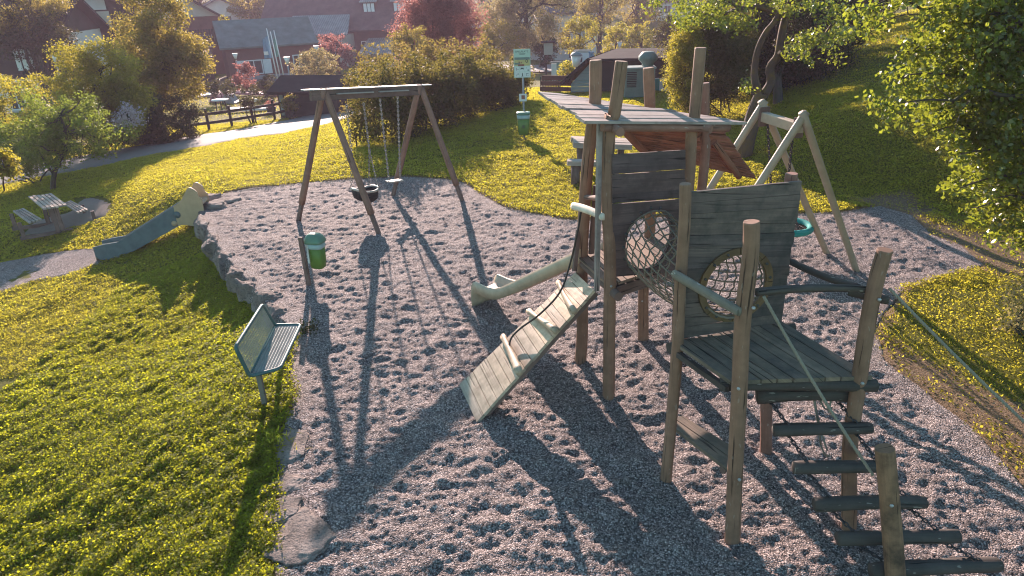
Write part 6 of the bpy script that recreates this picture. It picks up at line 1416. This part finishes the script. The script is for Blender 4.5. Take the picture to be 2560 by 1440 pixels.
for i, (x_, y_, h_, w_) in enumerate(((11.5, 31, 9.5, 3.4), (16.5, 33, 10, 3.6), (21.5, 31, 10, 3.6))):
    gq = V3([x_, y_, T1z(x_, y_)]); q0 = proj(gq + V3([0, 0, h_]))[0]; q1 = proj(gq + V3([0, 0, 1.2]))[0]; w2 = w_ * FOC / np.linalg.norm(gq - CAMP)
    tree('bank_tree', ['tall dark tree on top of the bank, nearest the dark evergreen', 'tall dark tree on top of the bank behind the hanging tree', 'tall dark tree on top of the bank at the far right'][i], q1[0] - w2, q0[1], q1[0] + w2, q1[1], math.hypot(x_, y_), 'lf_dark', .9, .25, seed=85 + i, leafpx=2.6)
tree('lit_flank_bush', 'added yellow-green bush standing in for the sunlit left flank of the big glossy bush', 1662, 60, 1772, 290, 22.0, 'lf_yel', 1.0, .22, (1715, 290), trunk=False, cat='shrub', ncl=60, leafpx=2.0, seed=83)  # added bush: its yellow leaf colour paints the laurel's sunlit flank
# old apple tree with the leaning trunk
b0 = ground(1856, 392); AT = thing('leaning_tree', 'old tree with a mossy forked trunk leaning over the bank', 'tree', b0)
def D_(px, py, D): return atD(px, py, D)
Dt = np.hypot(b0[0], b0[1]); m = MB()
tk = [b0 - V3([0, 0, .3]), atD(1868, 345, Dt), atD(1880, 300, Dt + .1), atD(1893, 262, Dt + .1), atD(1906, 232, Dt + .1)]
m.tube(smooth(tk, 4), list(np.linspace(.21, .16, len(smooth(tk, 4)))), 12, wob=.07)
f1_ = [atD(1900, 240, Dt + .1), atD(1888, 205, Dt), atD(1887, 165, Dt), atD(1896, 120, Dt - .1), atD(1915, 80, Dt - .1), atD(1935, 55, Dt), atD(1952, 20, Dt)]
f2_ = [atD(1910, 236, Dt + .1), atD(1928, 205, Dt + .2), atD(1925, 170, Dt + .2), atD(1945, 140, Dt + .2), atD(1952, 100, Dt + .2), atD(1962, 50, Dt + .2), atD(1985, -20, Dt + .2), atD(2000, -80, Dt + .2)]
m.tube(smooth(f1_, 4), list(np.linspace(.095, .05, len(smooth(f1_, 4)))), 10, wob=.05); m.tube(smooth(f2_, 4), list(np.linspace(.115, .07, len(smooth(f2_, 4)))), 10, wob=.05)
for pts, r in (([(1948, 130), (1975, 150), (2010, 135), (2050, 100), (2080, 60)], .05), ([(1955, 40), (1905, 18), (1850, 22), (1790, 40), (1745, 30)], .07), ([(1940, 50), (1980, 10), (2050, -20), (2100, -10)], .06), ([(1850, 22), (1800, -10), (1730, -20)], .05), ([(1895, 250), (1875, 225), (1866, 212)], .03)):
    p = [atD(x, y, Dt + .15 * i * (1 if i % 2 else -1)) for i, (x, y) in enumerate(pts)]; s_ = smooth(p, 4); m.tube(s_, list(np.linspace(r, r * .4, len(s_))), 8, wob=.08)
m.build('trunk', M['barkm'], AT)
P, R_ = [], []; rg = np.random.default_rng(6)
for (x, y, r, n) in ((1760, 10, 60, 12), (1830, 25, 60, 12), (1700, 20, 40, 8), (1900, 5, 50, 8), (1960, 20, 40, 6), (2070, 55, 50, 10), (2040, 110, 45, 9), (2100, 100, 30, 5), (1870, 215, 14, 3), (2000, 130, 30, 5), (1740, 45, 40, 6), (2020, -20, 70, 10), (1850, -40, 80, 12)):
    for k in range(n): P.append(atD(x + rg.normal() * r * .6, y + rg.normal() * r * .45, Dt + rg.normal() * .7)); R_.append(rg.uniform(.14, .30))
v, f = clumped(np.array(P), R_, 9.0 / (.08 ** 2), .08, rg); o = fastmesh('crown', v, f, M['lf_apple']); adopt(o, AT)
# tree hanging in from the right, close by
FT = thing('hanging_tree', 'leafy tree hanging in from the right edge, its glossy leaves close to the camera', 'tree', (9.2, 7.8, T1z(9.2, 7.8)))
tb = V3([9.2, 7.8, T1z(9.2, 7.8)]); m = MB(); tt = V3([8.6, 8.2, 4.6]); m.tube(smooth([tb - V3([0, 0, .3]), tb + V3([-.1, .1, 1.4]), V3([8.9, 8.0, 3.2]), tt], 4), list(np.linspace(.22, .13, 13)), 11, wob=.08)
P, R_ = [], []; boughs = [((2560, 60), (2130, 25), 26), ((2560, 130), (2240, 130), 24), ((2600, 210), (2225, 195), 22), ((2600, 250), (2220, 262), 20), ((2600, 300), (2330, 330), 18), ((2620, 380), (2400, 385), 15), ((2620, 430), (2400, 470), 15), ((2640, 480), (2440, 520), 14), ((2650, 540), (2490, 590), 12), ((2560, -20), (2200, -60), 24), ((2600, 0), (2350, 60), 20)]
for i, (a, b, n) in enumerate(boughs):
    Da, Db = 9.3 + .25 * (i % 3), 8.6 + .3 * ((i * 2) % 3); pa, pb = atD(*a, Da), atD(*b, Db); L = limb(pa, pb, rg, .06, 8); m.tube(limb(tt if a[1] < 200 else V3([8.9, 8.0, 3.0]), pa, rg, .05, 5), list(np.linspace(.06, .03, 5)), 7, cap=False); m.tube(L, list(np.linspace(.028, .006, 8)), 6, cap=False)
    for k in range(n):
        t = rg.random() ** .8; p = pa + (pb - pa) * t; sp = .07 + .24 * (1 - t); q = p + rg.normal(size=3) * V3([sp, sp * 1.2, sp * .75]); P.append(q); R_.append(rg.uniform(.10, .20) * (1.15 - .45 * t)); 
        if k % 3 == 0: m.tube(limb(p, q, rg, .1, 4), [.008, .006, .005, .003], 5, cap=False)
for k in range(300):
    px_ = rg.uniform(2330, 3050); lo_ = np.interp(px_, [2330, 2420, 2500, 2560, 2680, 3050], [270, 400, 520, 590, 640, 420]); P.append(atD(px_, rg.uniform(-90, lo_), rg.uniform(9.2, 10.8))); R_.append(rg.uniform(.16, .28))
m.build('trunk', M['barkt'], FT)
v, f = clumped(np.array(P), R_, 13.0 / (.062 ** 2), .056, rg, .35, .72); o = fastmesh('crown', v, f, M['lf_apple']); adopt(o, FT)
tree('bank_shrub', 'small pale-leaved shrub on the bank at the right picture edge', 2495, 700, 2640, 850, None, 'lf_pale', .35, .3, trunk=False, cat='shrub', leafpx=3.2, seed=90)
# weeds by the bench and at the boulders
for i, (px, py, s_, lab) in enumerate(((772, 832, .16, 'leafy weed in the gravel beside the bench seat'), (700, 1120, .2, 'tuft of tall grass at the lower gravel edge near the boulders'))):
    g = at(px, py, -.03); n = 150 if i == 0 else 110; rg2 = np.random.default_rng(i); Pp = g + rg2.normal(size=(n, 3)) * V3([s_ * .5, s_ * .5, s_ * .35]) + V3([0, 0, s_ * .45])
    v, f = leafcloud(Pp, .05 if i == 0 else .10, V3([0, 0, .5]) if i == 0 else None, 1, .55 if i == 0 else .12, rg2, updir=None if i == 0 else V3([0, 0, 1.5])); wt = thing('weed', lab, 'weed', g); o = fastmesh('foliage', v, f, M['lf_dark' if i == 0 else 'lf_grass']); adopt(o, wt)
# wooded slope closing the valley
rg = np.random.default_rng(17); k = 0
for row, (D, n, h) in enumerate(((118, 19, 8.5), (140, 20, 10))):
    for i in range(n):
        px = -150 + 2500 * (i + .5 + rg.uniform(-.3, .3)) / n; g = atD(px, 0, D * rg.uniform(.96, 1.04)); g = V3([g[0], g[1], T1z(g[0], g[1])]); hh = h * rg.uniform(.75, 1.25)
        q0 = proj(g + V3([0, 0, hh]))[0]; q1 = proj(g)[0]; w = hh * .36 * FOC / np.linalg.norm(g - CAMP)
        if q1[1] < -60: continue
        tree('slope_tree', ['hazy tree on the wooded slope beyond the village roofs', 'dark hazy tree on the wooded slope beyond the village roofs', 'tawny hazy tree on the wooded slope beyond the village roofs'][k % 3], q1[0] - w, q0[1], q1[0] + w, q1[1] - 3, math.hypot(g[0], g[1]), ['lf_green', 'lf_dark', 'lf_olive'][k % 3], .8, .34, None, leafpx=2.0, group=['green trees on the far slope', 'dark trees on the far slope', 'tawny trees on the far slope'][k % 3], ncl=14, seed=300 + k, limbs=3); k += 1

# ------------------------------------------------------------------ the air: thin morning haze
m = MB(); m.prism([(-140, -10, -8), (140, -10, -8), (140, 185, -8), (-140, 185, -8)], (0, 0, 30)); hz_ = m.build('haze', None); struct(hz_, 'stuff'); hz_['label'] = 'thin sunlit morning haze over the valley'
hm = bpy.data.materials.new('haze'); hm.use_nodes = True; hn = hm.node_tree; hn.nodes.remove(hn.nodes['Principled BSDF'])
pv = hn.nodes.new('ShaderNodeVolumePrincipled'); pv.inputs['Color'].default_value = (0.97, 0.76, 0.97, 1); pv.inputs['Density'].default_value = 0.0008; pv.inputs['Anisotropy'].default_value = 0.2
hn.links.new(pv.outputs[0], hn.nodes['Material Output'].inputs['Volume']); hz_.data.materials.append(hm)
